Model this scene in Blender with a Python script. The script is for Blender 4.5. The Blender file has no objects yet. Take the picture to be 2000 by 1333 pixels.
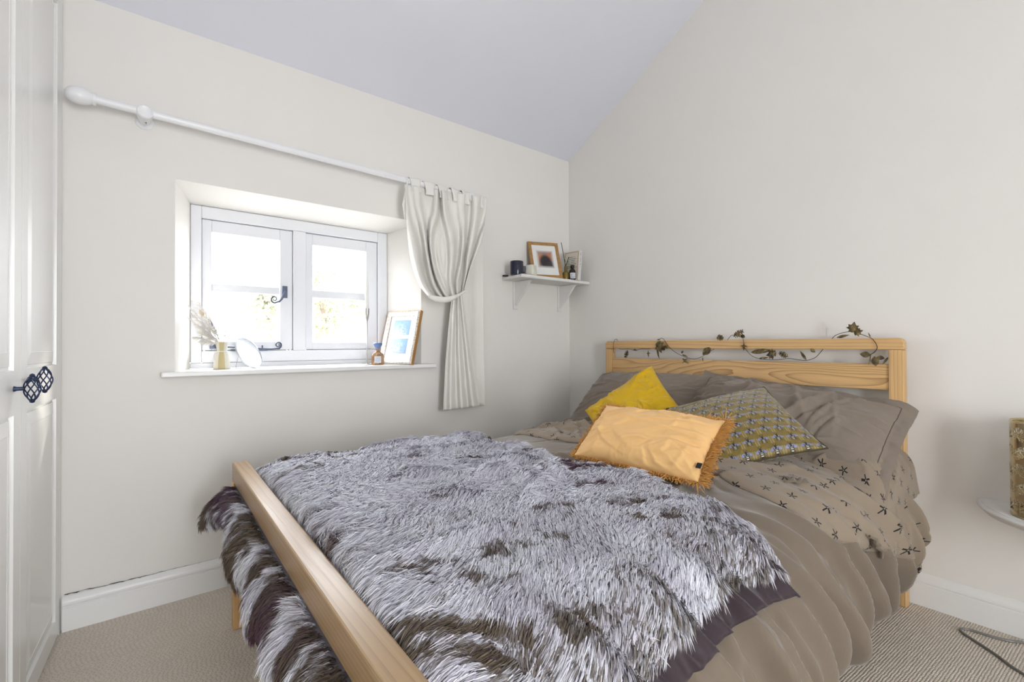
import bpy, bmesh, math, random
import numpy as np
from mathutils import Vector, Matrix

# ------------------------------------------------------------------ camera, world, light
sc = bpy.context.scene
COL = sc.collection
FPX = 918.741
CAM = np.array([-2.4, -2.33964, 1.018415])
FW = np.array([0.62598192, 0.77978967, 0.00864283])
RT = np.array([0.77983541, -0.62596784, -0.00458334])
UP = np.array([-0.00183609, -0.00960907, 0.99995215])
cam_d = bpy.data.cameras.new('camera'); cam = bpy.data.objects.new('camera', cam_d); COL.objects.link(cam)
cam_d.sensor_width = 36.0; cam_d.lens = FPX * 36.0 / 2000.0; cam_d.clip_start = 0.02; cam_d.clip_end = 300
cam.matrix_world = Matrix(((RT[0], UP[0], -FW[0], CAM[0]), (RT[1], UP[1], -FW[1], CAM[1]), (RT[2], UP[2], -FW[2], CAM[2]), (0, 0, 0, 1)))
sc.camera = cam

world = bpy.data.worlds.new('overcast_sky'); sc.world = world; world.use_nodes = True
bg = world.node_tree.nodes['Background']
bg.inputs['Color'].default_value = (0.93, 0.96, 1.0, 1); bg.inputs['Strength'].default_value = 19.0

sun_d = bpy.data.lights.new('sun', 'SUN'); sun = bpy.data.objects.new('sun', sun_d); COL.objects.link(sun)
sun_d.energy = 7.0; sun_d.angle = math.radians(6); sun_d.color = (1.0, 0.95, 0.86)
sun.rotation_euler = Vector((-0.80, -0.36, -0.42)).to_track_quat('-Z', 'Y').to_euler()

def portal(name, loc, rot, sx, sy):
    d = bpy.data.lights.new(name, 'AREA'); d.shape = 'RECTANGLE'; d.size = sx; d.size_y = sy
    d.cycles.is_portal = True
    o = bpy.data.objects.new(name, d); COL.objects.link(o); o.location = loc; o.rotation_euler = rot
    return o
# light portals only guide sky sampling through the window and the added rear opening
portal('window_portal', (-1.735, 0.36, 1.3), (math.radians(-90), 0, 0), 0.96, 0.76)
portal('added_opening_portal', (-2.1, -4.52, 1.1), (math.radians(90), 0, 0), 0.8, 1.6)

vs = sc.view_settings
vs.view_transform = 'Standard'; vs.look = 'None'; vs.gamma = 1.0; vs.use_curve_mapping = False
vs.exposure = 0.07

# ------------------------------------------------------------------ helpers
def ray(u, v): return FW + RT * (u - 1000) / FPX - UP * (v - 666.5) / FPX
def P(u, v, ax, val):
    d = ray(u, v); i = 'xyz'.index(ax); t = (val - CAM[i]) / d[i]
    return CAM + t * d

def sstep(a, b, x):
    t = np.clip((np.asarray(x, float) - a) / (b - a), 0, 1); return t * t * (3 - 2 * t)

def hsh(ix, iy, s):
    h = (ix.astype(np.int64) * 374761393 + iy.astype(np.int64) * 668265263 + int(s) * 1442695041) & 0x7fffffff
    h = ((h ^ (h >> 13)) * 1274126177) & 0x7fffffff
    return ((h ^ (h >> 16)) & 0xffffff) / float(0xffffff)
def noise(x, y, s=0):
    x = np.asarray(x, float); y = np.asarray(y, float)
    ix = np.floor(x); iy = np.floor(y); fx = x - ix; fy = y - iy
    fx = fx * fx * fx * (fx * (fx * 6 - 15) + 10); fy = fy * fy * fy * (fy * (fy * 6 - 15) + 10)
    a = hsh(ix, iy, s); b = hsh(ix + 1, iy, s); c = hsh(ix, iy + 1, s); d = hsh(ix + 1, iy + 1, s)
    return (a + (b - a) * fx) * (1 - fy) + (c + (d - c) * fx) * fy
def fbm(x, y, s=0, o=4):
    v = 0; a = 0.5; t = 0
    for i in range(o):
        v = v + a * (noise(x * 2 ** i, y * 2 ** i, s + 17 * i) - 0.5); t += a; a *= 0.5
    return v / t * 2
def ridge(x, y, s=0, o=3):
    v = 0; a = 1.0; t = 0
    for i in range(o):
        n = noise(x * 2 ** i, y * 2 ** i, s + 31 * i); v = v + a * (1 - np.abs(2 * n - 1)) ** 2; t += a; a *= 0.5
    return v / t

def creases(X_, Y_, n, seed, ang, spread, length, sigma, amp, box):
    # sum of soft asymmetric cloth creases, each along a short curved line
    rg = np.random.default_rng(seed); out = np.zeros_like(X_)
    for _ in range(n):
        cx, cy = rg.uniform(box[0], box[1]), rg.uniform(box[2], box[3]); a = ang + rg.normal(0, spread); L_ = rg.uniform(*length); sg = rg.uniform(*sigma); am = amp * rg.uniform(0.35, 1.0) * (1 if rg.random() < 0.7 else -0.7)
        dx, dy = X_ - cx, Y_ - cy; p = dx * math.cos(a) + dy * math.sin(a); q = -dx * math.sin(a) + dy * math.cos(a) + rg.normal(0, 0.5) * p * p / L_
        sg2 = np.where(q > 0, sg, sg * 0.45); out += am * np.exp(-(q / sg2) ** 2) * np.exp(-(p / (L_ * 0.5)) ** 4)
    return out

class MB:
    def __init__(s): s.v = []; s.f = []; s.n = 0; s.uv = None
    def add(s, v, f):
        b = s.n; s.v.extend([tuple(map(float, q)) for q in v]); s.n += len(v)
        s.f.extend([tuple(i + b for i in q) for q in f]); return s
    def box(s, lo, hi):
        x0, y0, z0 = lo; x1, y1, z1 = hi
        return s.add([(x0, y0, z0), (x1, y0, z0), (x1, y1, z0), (x0, y1, z0), (x0, y0, z1), (x1, y0, z1), (x1, y1, z1), (x0, y1, z1)],
                     [(3, 2, 1, 0), (4, 5, 6, 7), (0, 1, 5, 4), (1, 2, 6, 5), (2, 3, 7, 6), (3, 0, 4, 7)])
    def obox(s, c, R, h):
        c = np.array(c); R = np.array(R); vs_ = []
        for z in (-1, 1):
            for x, y in ((-1, -1), (1, -1), (1, 1), (-1, 1)):
                vs_.append(c + R @ (np.array([x, y, z]) * np.array(h)))
        return s.add(vs_, [(3, 2, 1, 0), (4, 5, 6, 7), (0, 1, 5, 4), (1, 2, 6, 5), (2, 3, 7, 6), (3, 0, 4, 7)])
    def quad(s, a, b, c, d): return s.add([a, b, c, d], [(0, 1, 2, 3)])
    def grid(s, G, close_u=False, close_v=False):
        n, m = G.shape[:2]; f = []
        for i in range(n if close_u else n - 1):
            i2 = (i + 1) % n
            for j in range(m if close_v else m - 1):
                j2 = (j + 1) % m
                f.append((i * m + j, i2 * m + j, i2 * m + j2, i * m + j2))
        return s.add(G.reshape(-1, 3), f)
    def tube(s, pts, r, n=8, caps=True):
        pts = np.array(pts, float); k = len(pts); r = np.broadcast_to(np.array(r, float), (k,))
        T = np.gradient(pts, axis=0); T /= np.linalg.norm(T, axis=1)[:, None] + 1e-12
        a = np.array([0, 0, 1.0]) if abs(T[0][2]) < 0.9 else np.array([1.0, 0, 0])
        N = np.cross(T[0], a); N /= np.linalg.norm(N); G = np.zeros((k, n, 3))
        for i in range(k):
            N = N - T[i] * (N @ T[i]); N /= np.linalg.norm(N) + 1e-12; B = np.cross(T[i], N)
            for j in range(n):
                t = 2 * math.pi * j / n; G[i, j] = pts[i] + r[i] * (math.cos(t) * N + math.sin(t) * B)
        b = s.n; s.grid(G, close_v=True)
        if caps:
            s.f.append(tuple(b + j for j in range(n))[::-1]); s.f.append(tuple(b + (k - 1) * n + j for j in range(n)))
        return s
    def lathe(s, prof, c=(0, 0, 0), R=None, n=28):
        R = np.eye(3) if R is None else np.array(R); G = np.zeros((len(prof), n, 3)); c = np.array(c, float)
        for i, (r, z) in enumerate(prof):
            for j in range(n):
                t = 2 * math.pi * j / n; G[i, j] = c + R @ np.array([r * math.cos(t), r * math.sin(t), z])
        b = s.n; s.grid(G, close_v=True)
        s.f = s.f[:-(len(prof) - 1) * n] + [q[::-1] for q in s.f[-(len(prof) - 1) * n:]]
        k = len(prof)
        if prof[0][0] > 1e-5: s.f.append(tuple(b + j for j in range(n))[::-1])
        if prof[-1][0] > 1e-5: s.f.append(tuple(b + (k - 1) * n + j for j in range(n)))
        return s
    def prism(s, poly, axis_o, axis_u, axis_v, axis_w, d):
        o = np.array(axis_o, float); u = np.array(axis_u, float); v = np.array(axis_v, float); w = np.array(axis_w, float)
        k = len(poly); A = [o + u * a + v * b for a, b in poly]; B = [q + w * d for q in A]
        f = [tuple(range(k))[::-1], tuple(range(k, 2 * k))] + [(i, (i + 1) % k, (i + 1) % k + k, i + k) for i in range(k)]
        return s.add(A + B, f)
    def build(s, name, mat, parent=None, smooth=True, angle=40, bevel=0, uv=None):
        me = bpy.data.meshes.new(name); me.from_pydata(s.v, [], s.f); me.update()
        if smooth:
            me.shade_smooth()
            try: me.set_sharp_from_angle(angle=math.radians(angle))
            except Exception: pass
        if uv is not None:
            l = me.uv_layers.new(name='UVMap'); li = np.zeros(len(me.loops), int); me.loops.foreach_get('vertex_index', li)
            l.data.foreach_set('uv', np.asarray(uv, np.float32)[li].ravel())
        o = bpy.data.objects.new(name, me); COL.objects.link(o)
        if mat: me.materials.append(mat)
        if parent is not None: adopt(o, parent)
        if bevel:
            m = o.modifiers.new('edge', 'BEVEL'); m.width = bevel; m.segments = 2; m.limit_method = 'ANGLE'; m.angle_limit = math.radians(50)
        return o

def adopt(o, parent):
    o.parent = parent
    if parent.type == 'EMPTY': o.matrix_parent_inverse = Matrix.Translation(-Vector(parent.location))
def tag(o, label, cat=None, group=None, kind=None):
    o['label'] = label
    if cat: o['category'] = cat
    if group: o['group'] = group
    if kind: o['kind'] = kind
    return o
def thing(name, loc, label, cat, group=None, kind=None):
    o = bpy.data.objects.new(name, None); COL.objects.link(o); o.location = tuple(map(float, loc)); o.empty_display_size = 0.05
    return tag(o, label, cat, group, kind)

# ---- node expression helper
class NT:
    def __init__(s, name, base=(0.8, 0.8, 0.8), rough=0.5, spec=0.4, metal=0.0):
        s.m = bpy.data.materials.new(name); s.m.use_nodes = True; s.t = s.m.node_tree; s.b = s.t.nodes['Principled BSDF']
        s.set('Base Color', base); s.set('Roughness', rough); s.set('Specular IOR Level', spec); s.set('Metallic', metal)
    def set(s, k, v):
        i = s.b.inputs[k]
        if isinstance(v, bpy.types.NodeSocket): s.t.links.new(v, i)
        elif isinstance(v, X): s.t.links.new(v.k, i)
        elif isinstance(v, tuple): i.default_value = v if len(v) == 4 else (*v, 1)
        else: i.default_value = v
        return s
    def node(s, typ, **kw):
        n = s.t.nodes.new(typ)
        for k, v in kw.items(): setattr(n, k, v)
        return n
    def link(s, a, b):
        if isinstance(a, X): a = a.k
        if isinstance(a, bpy.types.NodeSocket): s.t.links.new(a, b)
        else: b.default_value = a
    def coord(s, which='Object'): return s.node('ShaderNodeTexCoord').outputs[which]
    def map(s, vec, scale=(1, 1, 1), loc=(0, 0, 0), rot=(0, 0, 0)):
        n = s.node('ShaderNodeMapping'); s.link(vec, n.inputs[0]); n.inputs['Scale'].default_value = scale; n.inputs['Location'].default_value = loc; n.inputs['Rotation'].default_value = rot
        return n.outputs[0]
    def noise(s, vec, scale=5, detail=4, rough=0.5, dist=0):
        n = s.node('ShaderNodeTexNoise'); s.link(vec, n.inputs['Vector']); n.inputs['Scale'].default_value = scale; n.inputs['Detail'].default_value = detail
        n.inputs['Roughness'].default_value = rough; n.inputs['Distortion'].default_value = dist; return X(s, n.outputs[0])
    def ramp(s, f, stops):
        n = s.node('ShaderNodeValToRGB'); s.link(f, n.inputs[0]); e = n.color_ramp.elements
        while len(e) < len(stops): e.new(0.5)
        for q, (p, c) in zip(e, stops): q.position = p; q.color = (*c, 1) if len(c) == 3 else c
        return n.outputs[0]
    def mix(s, f, a, b, mode='MIX'):
        n = s.node('ShaderNodeMix', data_type='RGBA', blend_type=mode); s.link(f, n.inputs[0])
        for v, i in ((a, 6), (b, 7)):
            if isinstance(v, tuple): n.inputs[i].default_value = (*v, 1) if len(v) == 3 else v
            else: s.link(v, n.inputs[i])
        return n.outputs[2]
    def bump(s, h, strength=0.3, dist=0.01):
        n = s.node('ShaderNodeBump'); n.inputs['Strength'].default_value = strength; n.inputs['Distance'].default_value = dist; s.link(h, n.inputs['Height'])
        s.link(n.outputs[0], s.b.inputs['Normal']); return s
    def sep(s, vec):
        n = s.node('ShaderNodeSeparateXYZ'); s.link(vec, n.inputs[0]); return [X(s, q) for q in n.outputs]
class X:
    def __init__(s, nt, k): s.nt = nt; s.k = k
    def op(s, o, b=None, c=None):
        n = s.nt.node('ShaderNodeMath', operation=o); s.nt.link(s, n.inputs[0])
        if b is not None: s.nt.link(b, n.inputs[1])
        if c is not None: s.nt.link(c, n.inputs[2])
        return X(s.nt, n.outputs[0])
    def __add__(s, b): return s.op('ADD', b)
    def __radd__(s, b): return s.op('ADD', b)
    def __sub__(s, b): return s.op('SUBTRACT', b)
    def __mul__(s, b): return s.op('MULTIPLY', b)
    def __rmul__(s, b): return s.op('MULTIPLY', b)
    def __truediv__(s, b): return s.op('DIVIDE', b)
    def lt(s, b): return s.op('LESS_THAN', b)
    def gt(s, b): return s.op('GREATER_THAN', b)
    def mx(s, b): return s.op('MAXIMUM', b)
    def mn(s, b): return s.op('MINIMUM', b)
    def floor(s): return s.op('FLOOR')
    def fract(s): return s.op('FRACT')
    def sin(s): return s.op('SINE')
    def cos(s): return s.op('COSINE')
    def abs(s): return s.op('ABSOLUTE')
    def sqrt(s): return s.op('SQRT')
    def mod(s, b): return s.op('FLOORED_MODULO', b)
    def atan2(s, b): return s.op('ARCTAN2', b)

# ------------------------------------------------------------------ materials
def plain(name, col, rough=0.5, spec=0.4, metal=0.0, bump=None):
    t = NT(name, col, rough, spec, metal)
    if bump: t.bump(t.noise(t.coord(), bump[0], 3), bump[1], bump[2])
    return t.m
def wall_paint(name, col):
    t = NT(name, col, 0.85, 0.15); c = t.coord()
    n = t.noise(c, 2.2, 3); t.set('Base Color', t.mix(n, tuple(q * 0.965 for q in col), col))
    t.bump(t.noise(c, 9, 3) * 0.6 + t.noise(c, 120, 2) * 0.05, 0.14, 0.012); return t.m
MAT_WALL = wall_paint('warm_white_wall_paint', (0.84, 0.815, 0.772))
MAT_CEIL = wall_paint('white_ceiling_paint_cool_cast', (0.80, 0.815, 0.88))  # blue cast of the mixed light put into the ceiling white
MAT_GLOSS = plain('white_gloss_paint', (0.86, 0.855, 0.835), 0.32, 0.45, bump=(14, 0.05, 0.01))
MAT_WIN = plain('white_window_paint', (0.82, 0.83, 0.86), 0.35, 0.45)
MAT_WARD = plain('ivory_wardrobe_lacquer', (0.86, 0.855, 0.825), 0.25, 0.5)
MAT_POLE = plain('white_pole_paint', (0.86, 0.86, 0.87), 0.3, 0.5)
MAT_CHALK = plain('matt_white_shelf_paint', (0.80, 0.79, 0.765), 0.55, 0.3)
MAT_IRON = plain('blue_black_iron', (0.03, 0.045, 0.10), 0.35, 0.6, 0.6)
MAT_GREYIRON = plain('dark_grey_window_iron', (0.10, 0.12, 0.17), 0.4, 0.5, 0.5)
MAT_CHROME = plain('mirror_silver', (0.92, 0.93, 0.94), 0.02, 0.5, 1.0)
MAT_STEEL = plain('brushed_pale_metal', (0.45, 0.43, 0.41), 0.35, 0.5, 0.8)
def glass_mat():
    m = bpy.data.materials.new('clear_window_glass'); m.use_nodes = True; t = m.node_tree; t.nodes.clear()
    o = t.nodes.new('ShaderNodeOutputMaterial'); mx = t.nodes.new('ShaderNodeMixShader'); a = t.nodes.new('ShaderNodeBsdfTransparent'); b = t.nodes.new('ShaderNodeBsdfGlossy')
    b.inputs['Roughness'].default_value = 0.02; mx.inputs[0].default_value = 0.05
    t.links.new(a.outputs[0], mx.inputs[1]); t.links.new(b.outputs[0], mx.inputs[2]); t.links.new(mx.outputs[0], o.inputs[0]); return m
MAT_PANE = glass_mat()

def carpet_mat():
    t = NT('beige_loop_carpet', (0.5, 0.45, 0.38), 0.95, 0.05); c = t.coord()
    m = t.map(c, (1, 1, 1), rot=(0, 0, math.radians(4)))
    x, y, z = t.sep(m)
    x = x + t.noise(m, 45, 2) * 0.006; y = y + t.noise(t.map(m, (1, 1, 1), (3.1, 7.7, 0)), 45, 2) * 0.005
    row = (y / 0.0075); ri = row.floor(); ry = (row.fract() - 0.5).abs() * 2.0
    cx = (x / 0.0125 + (ri * 12.9898).sin() * 43.5); ci = cx.floor(); rx = (cx.fract() - 0.5).abs() * 2.0
    hv = ((ci * 12.9898 + ri * 78.233).sin() * 437.585).fract()
    h = ((ry * ry) * -1.0 + 1.0) * ((rx * rx * rx) * -0.8 + 1.0) * (hv * 0.5 + 0.6)
    h2 = h * 0.75 + t.noise(m, 220, 2) * 0.35
    big = t.noise(c, 2.5, 3)
    col = t.ramp(h2, [(0.10, (0.46, 0.405, 0.335)), (0.50, (0.73, 0.655, 0.56)), (1.0, (0.82, 0.755, 0.665))])
    t.set('Base Color', t.mix(big * 0.3, col, (0.64, 0.58, 0.50))); t.bump(h2, 0.7, 0.0035); return t.m
MAT_CARPET = carpet_mat()

def wood(name, axis, light=(0.70, 0.45, 0.205), dark=(0.28, 0.145, 0.052), cath=0.0, rough=0.42, ringf=70.0, seed=0.0, st=0.16):
    t = NT(name, light, rough, 0.35); c = t.coord()
    sc_ = {'x': (st, 1, 1), 'y': (1, st, 1), 'z': (1, 1, st)}[axis]
    m = t.map(c, sc_, (seed, seed * 0.7, seed * 1.3))
    x, y, z = t.sep(m)
    n1 = t.noise(m, 4.0 + 2.5 * cath, 2, 0.5, 0.2); n2 = t.noise(m, 22.0, 2)
    if axis == 'y': r = (x * 0.7 + z * 1.0)
    elif axis == 'x': r = (y * 0.7 + z * 1.0)
    else: r = (x * 0.7 + y * 1.0)
    ph = (r * ringf * (1.0 - 0.75 * cath) + n1 * (2.0 + 20.0 * cath + ringf * 0.05 * (1 - cath)) + n2 * (0.5 + 0.9 * cath + ringf * 0.010 * (1 - cath)))
    g = ph.fract(); g2 = (g * g * g)
    sc2 = {'x': (4, 260, 260), 'y': (260, 4, 260), 'z': (260, 260, 4)}[axis]
    fine = t.noise(t.map(c, sc2), 1.0, 3)
    f = g2 * (0.40 + 0.22 * cath) + fine * 0.50
    col = t.ramp(f, [(0.12, tuple(min(1, q * 1.12) for q in light)), (0.45, tuple(a * 0.75 + b * 0.25 for a, b in zip(light, dark))), (0.92, dark)])
    big = t.noise(c, 2.0, 2); t.set('Base Color', t.mix(big * 0.35, col, tuple(q * 0.93 for q in light)))
    t.bump(f, 0.15, 0.002); return t.m
MAT_WOOD_Y = wood('honey_oak_rail', 'y', st=0.06)
MAT_WOOD_PANEL = wood('honey_oak_cathedral_board', 'y', cath=1.0, ringf=60, seed=3.3)
MAT_WOOD_Z = wood('honey_oak_upright', 'z', st=0.06)
MAT_WOOD_FOOT = wood('pale_oak_foot_rail', 'y', (0.47, 0.315, 0.17), (0.22, 0.13, 0.06), seed=1.7, rough=0.33, ringf=90, st=0.05)
MAT_WOOD_X = wood('honey_oak_side_rail', 'x')

def cotton(name, col, weave=900, rough=0.8, sheen=0.25, bump=0.06):
    t = NT(name, col, rough, 0.2); t.set('Sheen Weight', sheen); t.set('Sheen Roughness', 0.45); c = t.coord()
    n = t.noise(c, 14, 4); t.set('Base Color', t.mix(n * 0.5, col, tuple(q * 0.9 for q in col)))
    t.bump(t.noise(c, 60, 5) * 1.0 + t.noise(c, weave, 1) * 0.15, bump, 0.01); return t.m
TAUPE = (0.190, 0.152, 0.114)
MAT_DUVET = cotton('taupe_washed_cotton', TAUPE, sheen=0.4)
MAT_CASE = cotton('taupe_pillowcase_cotton', (0.25, 0.205, 0.165))
MAT_CURT = cotton('cream_curtain_cotton', (0.86, 0.84, 0.785), 700, 0.85, 0.2)
def star_mat(name, col, cell=0.066):
    t = NT(name, col, 0.8, 0.2); t.set('Sheen Weight', 0.25)
    c = t.coord('UV'); u, v, _ = t.sep(c)
    v = v / cell; iv = v.floor(); u = u / cell + (iv * 0.5).fract(); iu = u.floor()
    h = ((iu * 12.9898 + iv * 78.233).sin() * 437.585).fract(); h2 = ((iu * 39.346 + iv * 11.135).sin() * 143.75).fract()
    px = u.fract() - 0.5 + (h - 0.5) * 0.3; py = v.fract() - 0.5 + (h2 - 0.5) * 0.3
    r = (px * px + py * py).sqrt(); th = (py.atan2(px) + h * 6.283).mod(2 * math.pi / 5) - math.pi / 5
    d = r * th.sin().abs()
    mask = d.lt(0.028) * r.lt(0.215) * r.gt(0.03)
    n = t.noise(t.coord(), 14, 4)
    t.set('Base Color', t.mix(mask, t.mix(n * 0.5, col, tuple(q * 0.9 for q in col)), (0.012, 0.011, 0.012)))
    t.bump(t.noise(t.coord(), 60, 5), 0.06, 0.01); return t.m
MAT_STAR = star_mat('taupe_cotton_with_black_star_print', (0.29, 0.23, 0.17))
def bee_mat():
    t = NT('olive_gold_bee_jacquard', (0.3, 0.25, 0.08), 0.45, 0.35); t.set('Sheen Weight', 0.3)
    c = t.coord('UV'); u, v, _ = t.sep(c)
    cw, ch = 0.050, 0.043
    v = v / ch; iv = v.floor(); u = u / cw + (iv * 0.5).fract()
    x = (u.fract() - 0.5) * (cw / 0.05); y = (v.fract() - 0.5) * (ch / 0.05)
    ax = x.abs()
    def ell(cx, cy, rx, ry, rot=0.0, xx=ax):
        dx = xx - cx; dy = y - cy; ca, sa = math.cos(rot), math.sin(rot)
        a = (dx * ca + dy * sa) / rx; b = (dy * ca - dx * sa) / ry
        return (a * a + b * b)
    ground = t.mix(t.noise(t.coord(), 60, 2), (0.15, 0.10, 0.016), (0.23, 0.165, 0.032))
    streak = ((ax - 0.42).abs()).lt(0.05) * (y.lt(0.12))
    col = t.mix(streak * 0.35, ground, (0.50, 0.42, 0.22))
    w = ell(0.23, 0.03, 0.19, 0.105, -0.42); col = t.mix(w.lt(1.15) * 0.55, col, (0.06, 0.05, 0.05)); col = t.mix(w.lt(0.85), col, (0.22, 0.235, 0.36))
    leg = ((ax - 0.12 - (y + 0.12).abs() * 0.25).abs()).lt(0.022) * (y + 0.12).abs().lt(0.2); col = t.mix(leg, col, (0.02, 0.018, 0.02))
    b = ell(0.0, -0.12, 0.105, 0.235); col = t.mix(b.lt(1.0), col, (0.02, 0.018, 0.02))
    stripe = ((y * 11.0).fract()).gt(0.52) * b.lt(0.66) * y.lt(-0.02); col = t.mix(stripe, col, (0.62, 0.58, 0.46))
    hd = ell(0.0, 0.16, 0.075, 0.07); col = t.mix(hd.lt(1.0), col, (0.02, 0.018, 0.02))
    ant = ((ax - (y - 0.17) * 0.55 - 0.02).abs()).lt(0.020) * y.gt(0.17) * y.lt(0.34); col = t.mix(ant, col, (0.02, 0.018, 0.02))
    t.set('Base Color', col); t.set('Roughness', w.lt(0.85) * -0.12 + 0.48)
    t.bump(w.lt(0.85) * 0.6 + b.lt(1.0) * 0.8 + t.noise(t.coord(), 700, 1) * 0.3, 0.12, 0.002); return t.m
MAT_BEE = bee_mat()
def velvet(name, col, sheen=0.6, tint=None, rough=0.75):
    t = NT(name, col, rough, 0.2); t.set('Sheen Weight', sheen); t.set('Sheen Roughness', 0.4)
    if tint: t.set('Sheen Tint', tint)
    c = t.coord(); n = t.noise(c, 9, 4); t.set('Base Color', t.mix(n * 0.6, col, tuple(q * 0.86 for q in col))); t.bump(t.noise(c, 45, 5), 0.10, 0.01); return t.m
MAT_PEACH = velvet('apricot_velvet', (0.86, 0.53, 0.225), 0.5, (1.0, 0.85, 0.65))
MAT_FRINGE = velvet('ochre_cotton_fringe', (0.62, 0.31, 0.08), 0.2)
MAT_YELLOW = velvet('mustard_satin', (0.68, 0.42, 0.012), 0.30, (1.0, 0.92, 0.6), 0.5)
MAT_PIPING = plain('dark_olive_piping', (0.06, 0.05, 0.022), 0.6)

# ------------------------------------------------------------------ room shell
SLOPE = 0.5502; CH = 2.3182; RIDGE = -2.25; BACK = -4.5; LEFT = -3.3
def structure(name, mb, mat, label, cat, parent=None, **kw):
    o = mb.build(name, mat, parent, **kw)
    if parent is None: tag(o, label, cat, kind='structure')
    return o
m = MB(); m.box((LEFT - 0.2, BACK - 0.2, -0.12), (0.25, 0.36, 0)); structure('floor', m, MAT_CARPET, 'beige woven loop carpet covering the bedroom floor', 'carpet', smooth=False)

# window wall with a splayed opening
WX0, WX1, WZ0, WZ1 = -2.272, -1.165, 0.895, 1.700       # opening at the room face
BX0, BX1, BZ0, BZ1 = -2.2055, -1.268, 0.915, 1.662      # opening at the window frame
YB = 0.21; YO = 0.36
m = MB()
def face_ring(m, o, i, y, flip=False):
    (x0, x1, z0, z1), (a0, a1, c0, c1) = o, i
    V = [(x0, y, z0), (x1, y, z0), (x1, y, z1), (x0, y, z1), (a0, y, c0), (a1, y, c0), (a1, y, c1), (a0, y, c1)]
    Fs = [(0, 1, 5, 4), (1, 2, 6, 5), (2, 3, 7, 6), (3, 0, 4, 7)]
    m.add(V, [q[::-1] for q in Fs] if flip else Fs)
def sleeve(m, a, ya, b, yb):
    A = [(a[0], ya, a[2]), (a[1], ya, a[2]), (a[1], ya, a[3]), (a[0], ya, a[3])]; B = [(b[0], yb, b[2]), (b[1], yb, b[2]), (b[1], yb, b[3]), (b[0], yb, b[3])]
    m.add(A + B, [(0, 1, 5, 4), (1, 2, 6, 5), (2, 3, 7, 6), (3, 0, 4, 7)])
OUT = (LEFT - 0.2, 0.25, -0.12, CH + 0.01); OPN = (WX0, WX1, WZ0, WZ1); INN = (BX0, BX1, BZ0, BZ1)
face_ring(m, OUT, OPN, 0.0); sleeve(m, OPN, 0.0, INN, YB); sleeve(m, INN, YB, INN, YO); face_ring(m, OUT, INN, YO, True); sleeve(m, OUT, 0.0, OUT, YO)
structure('wall_back', m, MAT_WALL, 'warm white plaster wall with the deep window recess', 'wall', smooth=False)
m = MB(); zt = lambda y: CH - SLOPE * y if y > RIDGE else CH - SLOPE * RIDGE - SLOPE * (RIDGE - y)
def gable(m, x0, x1):
    poly = [(0.36, -0.12), (0.36, CH - 0.19), (RIDGE, zt(RIDGE)), (BACK, zt(BACK)), (BACK, -0.12)]
    m.prism(poly, (x0, 0, 0), (0, 1, 0), (0, 0, 1), (1, 0, 0), x1 - x0)
m = MB(); gable(m, 0.0, 0.2); structure('wall_right', m, MAT_WALL, 'warm white gable wall behind the headboard', 'wall', smooth=False)
m = MB(); gable(m, LEFT - 0.2, LEFT); structure('wall_left', m, MAT_WALL, 'warm white wall behind the wardrobe', 'wall', smooth=False)
m = MB()
for (ya, yb) in ((0.5, RIDGE), (RIDGE, BACK - 0.2)):
    a, b = zt(ya), zt(yb)
    V = [(LEFT - 0.2, ya, a), (0.25, ya, a), (0.25, yb, b), (LEFT - 0.2, yb, b)]; V += [(x, y, z + 0.12) for x, y, z in V]
    m.add(V, [(0, 1, 2, 3), (7, 6, 5, 4), (0, 4, 5, 1), (1, 5, 6, 2), (2, 6, 7, 3), (3, 7, 4, 0)])
structure('ceiling', m, MAT_CEIL, 'sloping pale grey white ceiling under the roof', 'ceiling', smooth=False)
m = MB(); FILL_OPN = (-2.5, -1.7, 0.3, 1.9); OB = (LEFT - 0.2, 0.25, -0.12, zt(BACK))  # unseen opening added and sized to fill the room with sky light
face_ring(m, OB, FILL_OPN, BACK, True); sleeve(m, FILL_OPN, BACK, FILL_OPN, BACK - 0.2); face_ring(m, OB, FILL_OPN, BACK - 0.2)
structure('wall_front', m, MAT_WALL, 'wall opposite the small window with an opening added for light', 'wall', smooth=False)

def skirting(name, a, b, nrm, label):
    prof = [(0, 0), (0.020, 0), (0.020, 0.082), (0.0145, 0.0845), (0.0145, 0.087), (0.0185, 0.092), (0.0190, 0.100), (0.0165, 0.109), (0.009, 0.117), (0.004, 0.1215), (0, 0.1215)]
    a = np.array(a, float); b = np.array(b, float); n = np.array(nrm, float); w = b - a; L = np.linalg.norm(w)
    m = MB(); m.prism(prof, a, n, (0, 0, 1), w / L, L); return structure(name, m, MAT_GLOSS, label, 'skirting board', angle=30)
bb = skirting('baseboard_back', (-2.60, 0, 0), (-0.021, 0, 0), (0, -1, 0), 'white moulded skirting board below the window')
skirting('baseboard_right', (0, 0, 0), (0, BACK, 0), (-1, 0, 0), 'white moulded skirting board along the headboard wall')
# open caulk joint above the skirting
rng = random.Random(4); m = MB(); pts = []
for i in range(60):
    x = -2.595 + i * 0.0085; pts.append((x, -0.004, 0.1225 + rng.uniform(0, 0.003) + 0.004 * max(0, 1 - i / 16)))
m.tube(pts, [0.0022 * max(0.05, (1 - i / 60) * rng.uniform(0.2, 1.1)) for i in range(60)], 5)
m.build('caulk_crack', plain('dark_crack_dirt', (0.06, 0.05, 0.045), 0.9), bb)
rng = random.Random(9); m = MB()
# window sill board
m = MB(); m.box((-2.318, -0.052, 0.897), (-1.098, 0.0, 0.917)); m.box((WX0 - 0.0, 0.0, 0.897), (WX1 + 0.0, YB + 0.01, 0.917))
structure('trim_1', m, MAT_GLOSS, 'white painted window sill board', 'window sill', bevel=0.004, smooth=False)

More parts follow.
